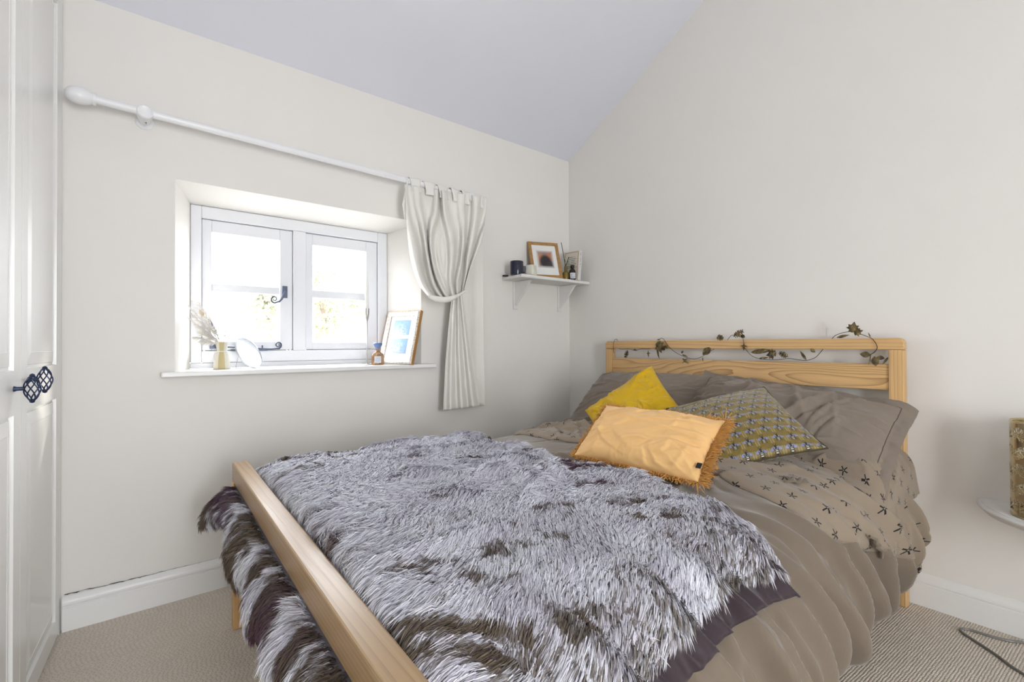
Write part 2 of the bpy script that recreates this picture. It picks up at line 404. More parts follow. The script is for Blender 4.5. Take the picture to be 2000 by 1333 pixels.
# ------------------------------------------------------------------ window
win = thing('window_1', (-1.737, 0.25, 0.917), 'white timber cottage window with two lights and iron fittings', 'window', kind='structure')
m = MB(); F0, F1 = YB, YB + 0.075
fx0, fx1, fz0, fz1 = BX0 + 0.001, BX1 - 0.001, 0.944, BZ1 - 0.001
LXA, LXB, RXA, RXB, OZ0, OZ1 = -2.162, -1.772, -1.711, -1.324, 0.998, 1.605
m.box((fx0, F0, fz0), (LXA, F1, fz1)); m.box((RXB, F0, fz0), (fx1, F1, fz1)); m.box((LXB, F0, OZ0), (RXA, F1, OZ1))
m.box((LXA, F0, fz0), (RXB, F1, OZ0)); m.box((LXA, F0, OZ1), (RXB, F1, fz1))
for (xa_, xb_) in ((LXA, LXB), (RXA, RXB)):
    st = 0.016; y0_, y1_ = YB + 0.0555, F1
    m.box((xa_, y0_, OZ0), (xa_ + st, y1_, OZ1)); m.box((xb_ - st, y0_, OZ0), (xb_, y1_, OZ1)); m.box((xa_ + st, y0_, OZ0), (xb_ - st, y1_, OZ0 + st)); m.box((xa_ + st, y0_, OZ1 - st), (xb_ - st, y1_, OZ1))
m.build('frame', MAT_WIN, win, smooth=False, bevel=0.004)
m = MB(); m.box((fx0, F0 + 0.006, 0.918), (fx1, F1, 0.9425)); m.build('sill_fillet', MAT_WIN, win, smooth=False, bevel=0.002)
def moulding(m, x0, x1, z0, z1, y0, w, d):
    # raised bead with mitred corners around an opening
    A = [(x0, y0, z0), (x1, y0, z0), (x1, y0, z1), (x0, y0, z1)]
    B = [(x0 + w, y0 + d, z0 + w), (x1 - w, y0 + d, z0 + w), (x1 - w, y0 + d, z1 - w), (x0 + w, y0 + d, z1 - w)]
    m.add(A + B, [(0, 1, 5, 4), (1, 2, 6, 5), (2, 3, 7, 6), (3, 0, 4, 7)])
def light(name, xa, xb, gxa, gxb, gz):
    e = 0.002; y0, y1 = YB + 0.012, YB + 0.055
    m = MB(); z0, z1 = OZ0 + e, OZ1 - e; xa += e; xb -= e; g0, g3 = gz[0] - 0.012, gz[3] + 0.012; ga, gb = gxa - 0.012, gxb + 0.012
    m.box((xa, y0, z0), (ga, y1, z1)); m.box((gb, y0, z0), (xb, y1, z1)); m.box((ga, y0, z0), (gb, y1, g0)); m.box((ga, y0, g3), (gb, y1, z1))
    moulding(m, ga, gb, g0, g3, y0 + 0.002, 0.012, 0.02)
    s = m.build(name, MAT_WIN, win, smooth=False, bevel=0.0025)
    m = MB(); m.box((gxa - 0.011, y0 + 0.006, gz[1]), (gxb + 0.011, y1 - 0.006, gz[2])); m.build('glazing_bar', MAT_WIN, s, smooth=False, bevel=0.004)
    for a, b in ((gz[0], gz[1]), (gz[2], gz[3])):
        m = MB(); m.box((gxa - 0.006, y0 + 0.026, a - 0.004), (gxb + 0.006, y0 + 0.029, b + 0.004)); m.build('pane', MAT_PANE, s, smooth=False)
    return s
cas = light('casement', LXA, LXB, -2.110, -1.844, (1.053, 1.276, 1.312, 1.536))
fixl = light('fixed_light', RXA, RXB, -1.663, -1.401, (1.049, 1.271, 1.312, 1.534))
YI = YB + 0.004
def wpt(u, v, y=YI): return P(u, v, 'y', y)
def spiral(cu, cv, r0, r1, a0, turns, n=36, y=YI):
    out = []
    for i in range(n):
        t = i / (n - 1); r = r0 + (r1 - r0) * t; a = a0 + turns * 2 * math.pi * t
        out.append(wpt(cu + r * math.cos(a), cv + r * math.sin(a), y))
    return out
m = MB(); a = wpt(551.5, 582); b = wpt(561.5, 559.5); m.box((a[0], YI - 0.003, a[2]), (b[0], YI + 0.01, b[2]))
h = m.build('handle', MAT_GREYIRON, cas, smooth=False, bevel=0.002)
m = MB(); yy = YI - 0.022
pts = [wpt(557, 569, YI - 0.004), wpt(557, 571, yy), wpt(554.5, 577, yy), wpt(550.5, 584, yy), wpt(545.5, 589.5, yy)] + spiral(536, 584.8, 7.6, 1.6, math.radians(45), 1.45, y=yy)
m.tube(pts, [0.0035, 0.006, 0.0058, 0.0052, 0.0048] + list(np.linspace(0.0044, 0.002, 36)), 8); m.build('curled_lever', MAT_GREYIRON, cas)
m = MB(); a = wpt(409.5, 681.5); b = wpt(425, 673); m.box((a[0], YI - 0.004, a[2]), (b[0], YI + 0.01, b[2]))
m.tube([wpt(420, 677, yy + 0.01), wpt(426, 677.5, yy), wpt(462, 678.3, yy), wpt(500, 681.0, yy), wpt(530, 682.0, yy), wpt(541, 681.0, yy)] + spiral(543.2, 674.2, 6.9, 1.5, math.radians(85), -1.45, y=yy), [0.004] * 6 + list(np.linspace(0.0045, 0.002, 36)), 8)
m.tube([wpt(512.5, 681, yy), wpt(512.5, 675, yy)], 0.003, 8)
a = wpt(450, 684.5); b = wpt(522, 682.2); m.box((a[0], yy - 0.004, a[2] - 0.001), (b[0], YI + 0.002, b[2]))
m.build('casement_stay', MAT_GREYIRON, cas)

# ------------------------------------------------------------------ wardrobe
wd_t = np.array([-0.0653, -1.0, 0]); wd_t /= np.linalg.norm(wd_t)      # along the front, away from the window wall
wd_n = np.array([1.0, -0.0653, 0]); wd_n /= np.linalg.norm(wd_n)        # out of the front
WO = np.array([-2.6035, 0.0, 0.0])
def W(a, d, z): return WO + wd_t * a + wd_n * d + np.array([0, 0, z])
def wbox(m, a0, a1, d0, d1, z0, z1):
    c = W((a0 + a1) / 2, (d0 + d1) / 2, (z0 + z1) / 2); R = np.array([wd_t, wd_n, [0, 0, 1]]).T
    if np.linalg.det(R) < 0: R = np.array([wd_n, wd_t, [0, 0, 1]]).T; return m.obox(c, R, (abs(d1 - d0) / 2, (a1 - a0) / 2, (z1 - z0) / 2))
    return m.obox(c, R, ((a1 - a0) / 2, abs(d1 - d0) / 2, (z1 - z0) / 2))
ward = thing('wardrobe', W(0.52, -0.3, 0), 'tall ivory built in wardrobe with raised panel doors', 'wardrobe')
WTOP = 2.30
m = MB(); wbox(m, 0.045, 1.06, -0.56, -0.022, 0.0, WTOP); m.build('carcass', MAT_WARD, ward, smooth=False)
def panel_mesh(a0, a1, z0, z1):
    # groove, then a bevel rising to a flat field
    m = MB(); loops = []
    for ins, d in ((0, 0.0), (0.002, -0.010), (0.010, -0.010), (0.011, -0.0065), (0.046, -0.0005), (0.0475, -0.0018), (0.049, -0.0018)):
        loops.append([W(a0 + ins, d, z0 + ins), W(a1 - ins, d, z0 + ins), W(a1 - ins, d, z1 - ins), W(a0 + ins, d, z1 - ins)])
    b = m.n; V = [q for l in loops for q in l]; Fs = []
    for k in range(len(loops) - 1):
        for i in range(4):
            j = (i + 1) % 4; Fs.append((k * 4 + i, k * 4 + j, k * 4 + 4 + j, k * 4 + 4 + i))
    k = len(loops) - 1; Fs.append((k * 4, k * 4 + 1, k * 4 + 2, k * 4 + 3)); m.add(V, [q[::-1] for q in Fs]); return m
def door(a0, a1, knob_a, knob_z):
    ps = [(a0 + 0.062, a1 - 0.062, 0.075, 0.842), (a0 + 0.062, a1 - 0.062, 0.958, WTOP - 0.09)]
    m = MB(); z0, z1 = 0.012, WTOP - 0.01
    for (c0, c1, y0, y1) in ((a0, ps[0][0], z0, z1), (ps[0][1], a1, z0, z1), (ps[0][0], ps[0][1], z0, ps[0][2]), (ps[0][0], ps[0][1], ps[0][3], ps[1][2]), (ps[0][0], ps[0][1], ps[1][3], z1)):
        wbox(m, c0, c1, -0.020, 0.0, y0, y1)
    d = m.build('door', MAT_WARD, ward, smooth=False)
    for q in ps: panel_mesh(*q).build('raised_panel', MAT_WARD, d, smooth=False)
    # birdcage knob: twisted bars between two domed ends, on a short stem
    k = MB(); k.tube([W(knob_a, 0.0, knob_z), W(knob_a, 0.006, knob_z), W(knob_a, 0.018, knob_z)], [0.0075, 0.0052, 0.005], 12)
    C0 = 0.034; Hh = 0.033
    for b in range(7):
        pts = []; 
        for i in range(15):
            t = i / 14; ph = 2 * math.pi * b / 7 + (t - 0.5) * 2.4; r = 0.003 + 0.0135 * math.sin(math.pi * t) ** 0.8
            pts.append(W(knob_a + r * math.cos(ph), C0 + r * math.sin(ph), knob_z + (t - 0.5) * 2 * Hh))
        k.tube(pts, 0.0017, 6)
    for sgn in (-1, 1):
        c = W(knob_a, C0, knob_z + sgn * Hh); k.lathe([(0.0005, -0.006), (0.0045, -0.004), (0.0062, 0), (0.0045, 0.004), (0.0005, 0.006)], c, n=12)
    k.build('birdcage_knob', MAT_IRON, d)
door(0.030, 0.5255, 0.455, 0.926); door(0.5285, 1.025, 0.592, 0.911)
for (a0, a1) in ((0.004, 0.0285), (1.028, 1.06)):
    m = MB(); wbox(m, a0, a1, -0.022, 0.0, 0, WTOP); m.build('end_stile', MAT_WARD, ward, smooth=False)

# ------------------------------------------------------------------ curtain pole and curtain
YP = -0.09
def pz(x): return 1.9075 - 0.0242 * (x + 2.42)
pole = thing('curtain_pole', (-1.6, -0.02, pz(-1.6)), 'white painted wooden curtain pole with egg shaped finial', 'curtain pole')
m = MB(); m.tube([(-2.512, YP, pz(-2.512)), (-0.815, YP, pz(-0.815))], 0.0145, 20); m.build('rod', MAT_POLE, pole)
Rx = np.array([[0, 0, -1], [0, 1, 0], [1, 0, 0]], float)   # lathe axis to -x
m = MB(); m.lathe([(0.0005, 0.086), (0.010, 0.084), (0.020, 0.077), (0.0275, 0.064), (0.0305, 0.048), (0.0285, 0.031), (0.022, 0.016), (0.0185, 0.010), (0.0215, 0.0095), (0.0225, 0.005), (0.0215, 0.0), (0.012, 0.0)][::-1], (-2.508, YP, pz(-2.51)), Rx, 28)
m.build('finial', MAT_POLE, pole)
MAT_SCREW = plain('dark_screw', (0.05, 0.05, 0.05), 0.5)
def bracket(x):
    Ry = np.array([[1, 0, 0], [0, 0, -1], [0, 1, 0]], float)   # axis to -y
    m = MB(); z = pz(x) - 0.004
    m.lathe([(0.030, 0.0), (0.030, 0.006), (0.026, 0.010), (0.020, 0.014), (0.019, 0.022), (0.021, 0.045), (0.0245, 0.062), (0.0255, 0.088), (0.0255, 0.108), (0.022, 0.112), (0.019, 0.110), (0.0005, 0.110)], (x, 0, z - 0.0), Ry, 28)
    b = m.build('bracket', MAT_POLE, pole)
    for k, (dy, dz) in enumerate(((-0.036, -0.0185), (-0.062, -0.0243))):
        m = MB(); m.lathe([(0.0028, -0.0012), (0.0028, 0.0006), (0.0005, 0.0006)], (x + 0.004, dy, z + dz), None, 8); m.build('screw', MAT_SCREW, b)
bracket(-2.371); bracket(-0.90)

curt = thing('curtain', (-1.0, -0.06, 0.64), 'cream cotton curtain gathered to one side and tied in a swag', 'curtain')
def cpt(u, v, y=-0.10): return P(u, v, 'y', y)
def bez(a, b, c, d, t): return a * (1 - t) ** 3 + 3 * b * t * (1 - t) ** 2 + 3 * c * t * t * (1 - t) + d * t ** 3
def thick(o, t=0.0025):
    q = o.modifiers.new('cloth', 'SOLIDIFY'); q.thickness = t; q.offset = 0; return o
def swag():
    NS, NT_ = 190, 90; G = np.zeros((NS, NT_, 3))
    for i in range(NS):
        s = i / (NS - 1); sw = s ** 1.05
        u0 = 791 + (950 - 791) * s; v0 = 360 + (386 - 360) * s
        # end positions bunch at the tie; outer (left) strands pass lowest
        u3 = 852 + 56 * s ** 0.7; v3 = 590 - 24 * s ** 1.2
        u1 = u0 + 6 * (1 - s) - 0 * s; v1 = v0 + 95 + 0 * s
        u2 = u3 - 62 * (1 - s) ** 1.2 + 18 * s; v2 = v3 - 35 * (1 - s) - 75 * s
        for j in range(NT_):
            t = j / (NT_ - 1)
            u = bez(u0, u1, u2, u3, t); v = bez(v0, v1, v2, v3, t)
            ph = 2 * math.pi * (6.0 * s ** 0.85 + 0.9 * float(noise(s * 6, t * 2.0, 5)))
            amp = 0.026 * (0.55 + 0.9 * float(noise(s * 9, t * 1.3, 8))) * (0.55 + 0.45 * math.sin(math.pi * min(1, t * 0.75 + 0.15)))
            fold = math.sin(ph); fold = math.copysign(abs(fold) ** 0.7, fold)
            y = -0.112 - 0.055 * math.sin(math.pi * t) * (1 - 0.4 * s) - 0.015 * t + amp * fold
            y += 0.006 * float(fbm(s * 14 + t * 2, t * 9, 3))
            G[i, j] = cpt(u, v, y)
    m = MB(); m.grid(G); return thick(m.build('swag', MAT_CURT, curt, angle=180))
swag()
def tail():
    NS, NT_ = 120, 60; G = np.zeros((NS, NT_, 3))
    for i in range(NS):
        s = i / (NS - 1)
        for j in range(NT_):
            t = j / (NT_ - 1)
            u = (884 + 18 * s) * (1 - t) + (866 + 71 * s) * t - 3 * math.sin(math.pi * t) * (1 - s)
            v = 572 * (1 - t) + (803 - 9 * s) * t
            ph = 2 * math.pi * 3.2 * s; y = -0.105 + 0.020 * (0.5 + 0.7 * t) * math.sin(ph + 0.6 * math.sin(2 * t)) + 0.004 * float(fbm(s * 8, t * 5, 12)) - 0.01 * (1 - t)
            G[i, j] = cpt(u, v, y)
    m = MB(); m.grid(G); return thick(m.build('tail', MAT_CURT, curt, angle=180))
tail()
def back_panel():
    NS, NT_ = 60, 60; G = np.zeros((NS, NT_, 3))
    for i in range(NS):
        s = i / (NS - 1)
        for j in range(NT_):
            t = j / (NT_ - 1)
            x = -0.99 + 0.205 * s + 0.012 * t * s; z = 1.862 * (1 - t) + (0.655 + 0.012 * math.sin(3 * s)) * t
            y = -0.052 + 0.012 * math.sin(2 * math.pi * (1.3 * s + 0.2)) + 0.006 * float(fbm(s * 3, t * 3, 22)); G[i, j] = (x, y, z)
    m = MB(); m.grid(G); return thick(m.build('back_panel', MAT_CURT, curt, angle=180))
back_panel()
def tab(x, w, seed):
    # strip of heading looped over the pole
    NS, NT_ = 8, 22; G = np.zeros((NS, NT_, 3)); rg = random.Random(seed)
    for i in range(NS):
        s = i / (NS - 1) - 0.5
        for j in range(NT_):
            t = j / (NT_ - 1); a = -0.45 * math.pi + t * 1.9 * math.pi; r = 0.019 + 0.003 * math.sin(5 * s + seed)
            if t < 0.5: a = math.pi * 1.0 + (-1) * math.pi * (t * 2); py, pzz = YP + r * math.cos(a + 0) * -1, r * math.sin(a)
            else:
                q = (t - 0.5) * 2; py, pzz = YP - r - 0.012 * q, -0.06 * q
            if t < 0.5: py = YP + r * math.cos(math.pi * 2 * t)
            G[i, j] = (x + s * w * (1 + 0.15 * math.sin(6 * t)), py, pz(x) + pzz + 0.002)
    m = MB(); m.grid(G); thick(m.build('tab', MAT_CURT, curt, angle=180), 0.002)
for k, (u, w) in enumerate(((808, 0.055), (836, 0.06), (862, 0.06), (886, 0.05), (906, 0.045), (930, 0.06))): tab(cpt(u, 365, YP)[0], w, k)
m = MB(); c = cpt(793, 356, YP); m.tube([(c[0] + 0.006 * math.cos(t), YP + 0.027 * math.cos(t), c[2] - 0.010 + 0.027 * math.sin(t)) for t in np.linspace(0, 2 * math.pi, 33)], 0.0034, 8); m.build('pole_ring', MAT_POLE, curt)
m = MB(); q0 = cpt(793, 372, -0.12); q1 = cpt(789, 400, -0.125); q2 = cpt(792, 428, -0.125)
m.tube([q0, q1, q2], [0.006, 0.008, 0.005], 6); m.build('tie_end', MAT_CURT, curt)
# band that holds the swag
G = np.zeros((40, 8, 3))
for i in range(40):
    t = i / 39
    for j in range(8):
        a = 2 * math.pi * j / 8; u = 838 + 70 * t; v = 579 + 9 * math.sin(math.pi * (t * 1.0)) - 10 * t ** 2
        c = cpt(u, v, -0.155 - 0.03 * math.sin(math.pi * t)); G[i, j] = c + np.array([0, 0.013 * math.cos(a), 0.017 * math.sin(a) * (0.45 + 0.55 * math.sin(math.pi * min(1, t + 0.1)))])
m = MB(); m.grid(G, close_v=True); m.build('tie_band', MAT_CURT, curt, angle=180)

# ------------------------------------------------------------------ wall shelf and what stands on it
SZ = 1.445
shelf = thing('wall_shelf', (-0.3, 0, 1.25), 'small white wooden wall shelf on two shaped brackets in the corner', 'shelf')
m = MB(); m.box((-0.602, -0.195, SZ - 0.020), (-0.002, -0.0005, SZ)); m.build('board', MAT_CHALK, shelf, smooth=False, bevel=0.006)
for x in (-0.497, -0.103):
    m = MB(); m.box((x - 0.018, -0.012, 1.248), (x + 0.018, -0.0005, SZ - 0.0205)); 
    prof = [(0.0125, 0.0), (0.0125, -0.155)]
    for k in range(9):
        t = k / 8; prof.append((0.0125 + 0.150 * t ** 1.15 + 0.012 * math.sin(math.pi * t), -0.155 + 0.155 * t - 0.012 * math.sin(math.pi * t) * 0 - 0.006 * (t > 0.99)))
    m.prism(prof, (x - 0.009, 0, SZ - 0.0205), (0, -1, 0), (0, 0, 1), (1, 0, 0), 0.018)
    b = m.build('bracket', MAT_CHALK, shelf, smooth=False, bevel=0.002)

def oframe(cx, R, w, h): pass
def local_frame(c, R):
    c = np.array(c); R = np.array(R); return lambda x, y, z: c + R @ np.array([x, y, z])
def scale_from_cam(c, k): return CAM + (np.array(c) - CAM) * k
def picture_frame(name, c, R, w, h, bw, dep, mat_f, label, cat, floor_z, extra):
    # R columns: right, up, out of picture (towards the viewer)
    L = local_frame(c, R); base = np.array(c) - np.array(R)[:, 1] * h / 2
    t = thing(name, (base[0], base[1], floor_z), label, cat)
    m = MB(); W2, H2 = w / 2, h / 2
    o = [(-W2, -H2), (W2, -H2), (W2, H2), (-W2, H2)]; i = [(-W2 + bw, -H2 + bw), (W2 - bw, -H2 + bw), (W2 - bw, H2 - bw), (-W2 + bw, H2 - bw)]
    rings = [[L(x, y, -dep) for x, y in o], [L(x, y, 0) for x, y in o], [L(x, y, 0.0 + extra) for x, y in [(a * 0.72 + b * 0.28, e * 0.72 + f * 0.28) for (a, e), (b, f) in zip(o, i)]], [L(x, y, 0) for x, y in i], [L(x, y, -0.007) for x, y in i]]
    V = [q for r in rings for q in r]; Fs = [(3, 2, 1, 0)]
    for k in range(4):
        for a in range(4): b = (a + 1) % 4; Fs.append((k * 4 + a, k * 4 + b, k * 4 + 4 + b, k * 4 + 4 + a))
    m.add(V, Fs); m.build('frame', mat_f, t, smooth=False, bevel=0.0012)
    return t, L
def card(parent, name, L, x0, x1, y0, y1, z, mat, th=0.0008):
    m = MB(); A = [L(x0, y0, z - th), L(x1, y0, z - th), L(x1, y1, z - th), L(x0, y1, z - th), L(x0, y0, z), L(x1, y0, z), L(x1, y1, z), L(x0, y1, z)]
    m.add(A, [(3, 2, 1, 0), (4, 5, 6, 7), (0, 1, 5, 4), (1, 2, 6, 5), (2, 3, 7, 6), (3, 0, 4, 7)])
    uv = [(0, 0), (1, 0), (1, 1), (0, 1)] * 2
    return m.build(name, mat, parent, smooth=False, uv=uv)
MAT_MOUNT = plain('off_white_mount_card', (0.80, 0.80, 0.77), 0.3, 0.5)
def blur_photo():
    t = NT('blurred_portrait_print', (0.5, 0.4, 0.35), 0.35, 0.4); c = t.coord('UV'); u, v, _ = t.sep(c)
    def blob(cx, cy, rx, ry): 
        a = (u - cx) / rx; b = (v - cy) / ry; return (a * a + b * b).mn(1.0) * -1.0 + 1.0
    edge = (((u - 0.5).abs() * 2.0).mx((v - 0.5).abs() * 2.0)); ef = ((edge - 0.72) * 3.2).mx(0.0).mn(1.0)
    col = t.mix(v, (0.30, 0.22, 0.20), (0.26, 0.235, 0.23))
    col = t.mix(blob(0.22, 0.58, 0.28, 0.42), col, (0.50, 0.23, 0.13)); col = t.mix(blob(0.75, 0.66, 0.32, 0.36), col, (0.52, 0.20, 0.10))
    col = t.mix((blob(0.50, 0.36, 0.42, 0.46) * 1.6).mn(1.0), col, (0.035, 0.03, 0.032)); col = t.mix(blob(0.82, 0.14, 0.4, 0.3), col, (0.05, 0.045, 0.05))
    t.set('Base Color', t.mix(ef, col, (0.76, 0.74, 0.71))); return t.m
# oak frame with portrait (rests on the shelf, leans back on the wall)
k = 1.051; fr_R = [[0.9334, 0.1675, -0.3172], [-0.3568, 0.3428, -0.869], [-0.0368, 0.9243, 0.3798]]
# upright bottom edge exactly on the shelf
ex = np.array([0.934, -0.357, 0.0]); ex /= np.linalg.norm(ex); ey = np.array([0.165, 0.31, 0.93]); ey -= ex * (ex @ ey); ey /= np.linalg.norm(ey); fr_R = np.array([ex, ey, np.cross(ex, ey)]).T
c = scale_from_cam((-0.422, -0.209, 1.544), k); c[2] = SZ + 0.0005 + 0.1315 * ey[2] + 0.003
t, L = picture_frame('photo_frame', c, fr_R, 0.21, 0.263, 0.021, 0.012, wood('oak_frame_wood', 'z', (0.40, 0.225, 0.08), (0.22, 0.11, 0.035)), 'oak picture frame with a blurred portrait on the corner shelf', 'picture frame', SZ, 0.002)
card(t, 'mount', L, -0.085, 0.085, -0.111, 0.111, -0.0055, MAT_MOUNT); card(t, 'photograph', L, -0.056, 0.060, -0.058, 0.072, -0.0046, blur_photo(), 0.0007)

jar = thing('candle_jar', (-0.515, -0.105, SZ), 'navy blue glass candle jar on the corner shelf', 'candle')
cj = P(1015.5, 528, 'y', -0.11); m = MB(); m.lathe([(0.034, 0.0005), (0.039, 0.004), (0.0405, 0.012), (0.0405, 0.082), (0.039, 0.086), (0.037, 0.086), (0.037, 0.02), (0.0005, 0.02)], (cj[0], -0.11, SZ), None, 36)
m.build('vessel', plain('navy_gloss_glass', (0.008, 0.012, 0.035), 0.08, 0.6), jar); jar.location = (cj[0], -0.11, SZ)
m = MB(); m.lathe([(0.0365, 0.0205), (0.0365, 0.058), (0.0005, 0.060)], (cj[0], -0.11, SZ), None, 28); m.build('wax', plain('dark_wax', (0.10, 0.10, 0.12), 0.5), jar)
# small cream pillow-shaped tealight pot in front
ct = P(1037.5, 530, 'y', -0.155); pot = thing('tealight_pot', (ct[0], -0.155, SZ), 'small cream ceramic square pot beside the navy candle jar', 'pot')
m = MB(); NR = 40; G = []
for (sx, z) in ((0.022, 0.0005), (0.028, 0.004), (0.031, 0.018), (0.029, 0.034), (0.0265, 0.050), (0.028, 0.060), (0.0285, 0.064), (0.026, 0.064), (0.025, 0.03)):
    row = []
    for j in range(NR):
        a = 2 * math.pi * j / NR; e = (abs(math.cos(a)) ** 5 + abs(math.sin(a)) ** 5) ** (-1 / 5); a2 = a + 0.35
        row.append((ct[0] + sx * e * math.cos(a2) * 1.0, -0.155 + sx * e * math.sin(a2), SZ + z))
    G.append(row)
G = np.array(G); m.grid(G, close_v=True); m.f = [q[::-1] for q in m.f]; m.f.append(tuple(range(NR))[::-1]); m.f.append(tuple(8 * NR + j for j in range(NR))); m.build('body', plain('cream_glaze', (0.72, 0.70, 0.60), 0.35), pot)
# low dark coaster at the shelf end
cc = P(986, 541, 'y', -0.035); m = MB(); m.lathe([(0.017, 0.0003), (0.018, 0.002), (0.018, 0.007), (0.016, 0.0085), (0.0005, 0.0085)], (cc[0], -0.04, SZ), None, 20)
tag(m.build('tea_light', plain('black_tin', (0.02, 0.02, 0.022), 0.5)), 'low black tin at the open end of the corner shelf', 'tin')
# reed diffuser
cd = P(1105, 536, 'y', -0.13); dif = thing('reed_diffuser', (cd[0], -0.13, SZ), 'olive gold diffuser bottle with black reeds on the corner shelf', 'diffuser')
m = MB(); m.lathe([(0.020, 0.0005), (0.023, 0.003), (0.024, 0.010), (0.0235, 0.046), (0.018, 0.056), (0.0095, 0.061), (0.0095, 0.066), (0.0095, 0.094), (0.007, 0.094), (0.007, 0.066)], (cd[0], -0.13, SZ), None, 28); m.build('bottle', plain('olive_gold_glass', (0.23, 0.165, 0.04), 0.18, 0.5, 0.3), dif)
top = np.array([cd[0], -0.13, SZ + 0.095])
for (u, v, uy) in ((1096, 474, -0.075), (1100, 508, -0.17), (1112, 512, -0.10)):
    e = P(u, v, 'y', uy) if u == 1096 else np.array([cd[0] + (u - 1105) * 0.0022, uy, SZ + 0.15]); m = MB()
    s0 = top + (top - e) / np.linalg.norm(top - e) * 0.085 if False else np.array([cd[0], -0.13, SZ + 0.02]) + (top - e) * np.array([0.08, 0.08, 0])
    m.tube([s0, top, e], 0.0021, 7); m.build('reed', plain('black_reed', (0.012, 0.012, 0.013), 0.7), dif)
# amber bottle
ca = P(1118, 538, 'y', -0.168); amb = thing('amber_bottle', (ca[0], -0.168, SZ), 'small amber glass bottle with white label in front of the book', 'bottle')
m = MB(); m.lathe([(0.018, 0.0005), (0.0215, 0.003), (0.022, 0.008), (0.022, 0.052), (0.0195, 0.063), (0.0125, 0.074), (0.0095, 0.077), (0.0095, 0.081), (0.0005, 0.081)], (ca[0], -0.168, SZ), None, 28); m.build('glass_body', plain('dark_amber_glass', (0.022, 0.009, 0.005), 0.1, 0.6), amb)
m = MB(); m.lathe([(0.0125, 0.081), (0.0130, 0.082), (0.0130, 0.098), (0.0118, 0.1), (0.0005, 0.1)], (ca[0], -0.168, SZ), None, 24); m.build('cap', plain('black_cap', (0.015, 0.013, 0.012), 0.45), amb)
G = np.zeros((14, 2, 3)); av = math.atan2(CAM[1] + 0.168, CAM[0] - ca[0])
def label_uv(n): return [((i // 2) / (n - 1), i % 2) for i in range(2 * n)]
for i in range(14):
    a = av - 0.95 + 1.9 * i / 13 + 0.15
    for j in range(2): G[i, j] = (ca[0] + 0.0223 * math.cos(a), -0.168 + 0.0223 * math.sin(a), SZ + 0.010 + 0.038 * j)
def text_mat(name, paper, ink, cols, rows, x0=0.14, x1=0.86, y0=0.14, y1=0.86, border=None, seed=1.0):
    t = NT(name, paper, 0.5, 0.3); u, v, _ = t.sep(t.coord('UV'))
    r = v * rows; ri = r.floor(); l = (r.fract() - 0.5).abs().lt(0.22)
    cc_ = u * cols; w = ((cc_.floor() * 12.99 + ri * 78.23 + seed).sin() * 4375.5).fract().gt(0.22)
    end = ((ri * 3.7 + seed).sin() * 0.08 + x1)
    k = l * w * u.gt(x0) * u.lt(end) * v.gt(y0) * v.lt(y1); col = t.mix(k * 0.8, paper, ink)
    if border:
        e = (u.mn(u * -1.0 + 1.0)); e2 = (v.mn(v * -1.0 + 1.0)); b = ((e - border[1]).abs().lt(border[2]) * e2.gt(border[1] - border[2])).mx((e2 - border[1] * border[3]).abs().lt(border[2] * border[3]) * e.gt(border[1] - border[2])); col = t.mix(b, col, border[0])
    t.set('Base Color', col); return t.m
m = MB(); m.grid(G); thick(m.build('label', text_mat('white_bottle_label', (0.75, 0.77, 0.82), (0.18, 0.20, 0.28), 16, 8), amb, uv=label_uv(14)), 0.0006)
# paperback leaning on the wall
ex = np.array([0.0887, -0.9955, 0.0]); ex /= np.linalg.norm(ex); ey = np.array([0.1053, 0, 0.9941]); ey -= ex * (ex @ ey); ey /= np.linalg.norm(ey); bk = np.array([ex, ey, np.cross(ex, ey)]).T
BW, BH, BT = 0.128, 0.200, 0.028
c = np.array([-0.125, -0.140, SZ + 0.001 + BH / 2 * ey[2]]); L = local_frame(c, bk)
book = thing('paperback_book', (c[0] - 0.01, c[1], SZ), 'cream paperback with red ruled border leaning on the corner shelf', 'book')
m = MB(); m.obox(L(-0.002, 0, -BT / 2), bk, (BW / 2 - 0.003, BH / 2 - 0.002, BT / 2 - 0.0015)); m.build('page_block', plain('book_pages', (0.72, 0.68, 0.58), 0.9), book, smooth=False)
card(book, 'front_cover', L, -BW / 2, BW / 2, -BH / 2, BH / 2, 0.0, text_mat('cream_cover_with_red_rule', (0.66, 0.63, 0.52), (0.20, 0.18, 0.15), 15, 17, 0.2, 0.8, 0.40, 0.84, ((0.42, 0.05, 0.03), 0.075, 0.012, 0.62)), 0.0012)
card(book, 'rear_cover', L, -BW / 2, BW / 2, -BH / 2, BH / 2, -BT, plain('cream_cover', (0.70, 0.67, 0.60), 0.5), 0.0012)
Ls = local_frame(L(BW / 2 + 0.0004, 0, -BT / 2), np.array([-bk[:, 2], bk[:, 1], bk[:, 0]]).T)
Lq = lambda x, y, z: L(BW / 2 + z, y, -BT / 2 - x)
spine = text_mat('white_spine_with_black_lettering', (0.74, 0.72, 0.70), (0.03, 0.03, 0.035), 3, 40, 0.28, 0.74, 0.45, 0.93)
card(book, 'spine', Lq, -BT / 2, BT / 2, -BH / 2, BH / 2, 0.0012, spine, 0.0012)

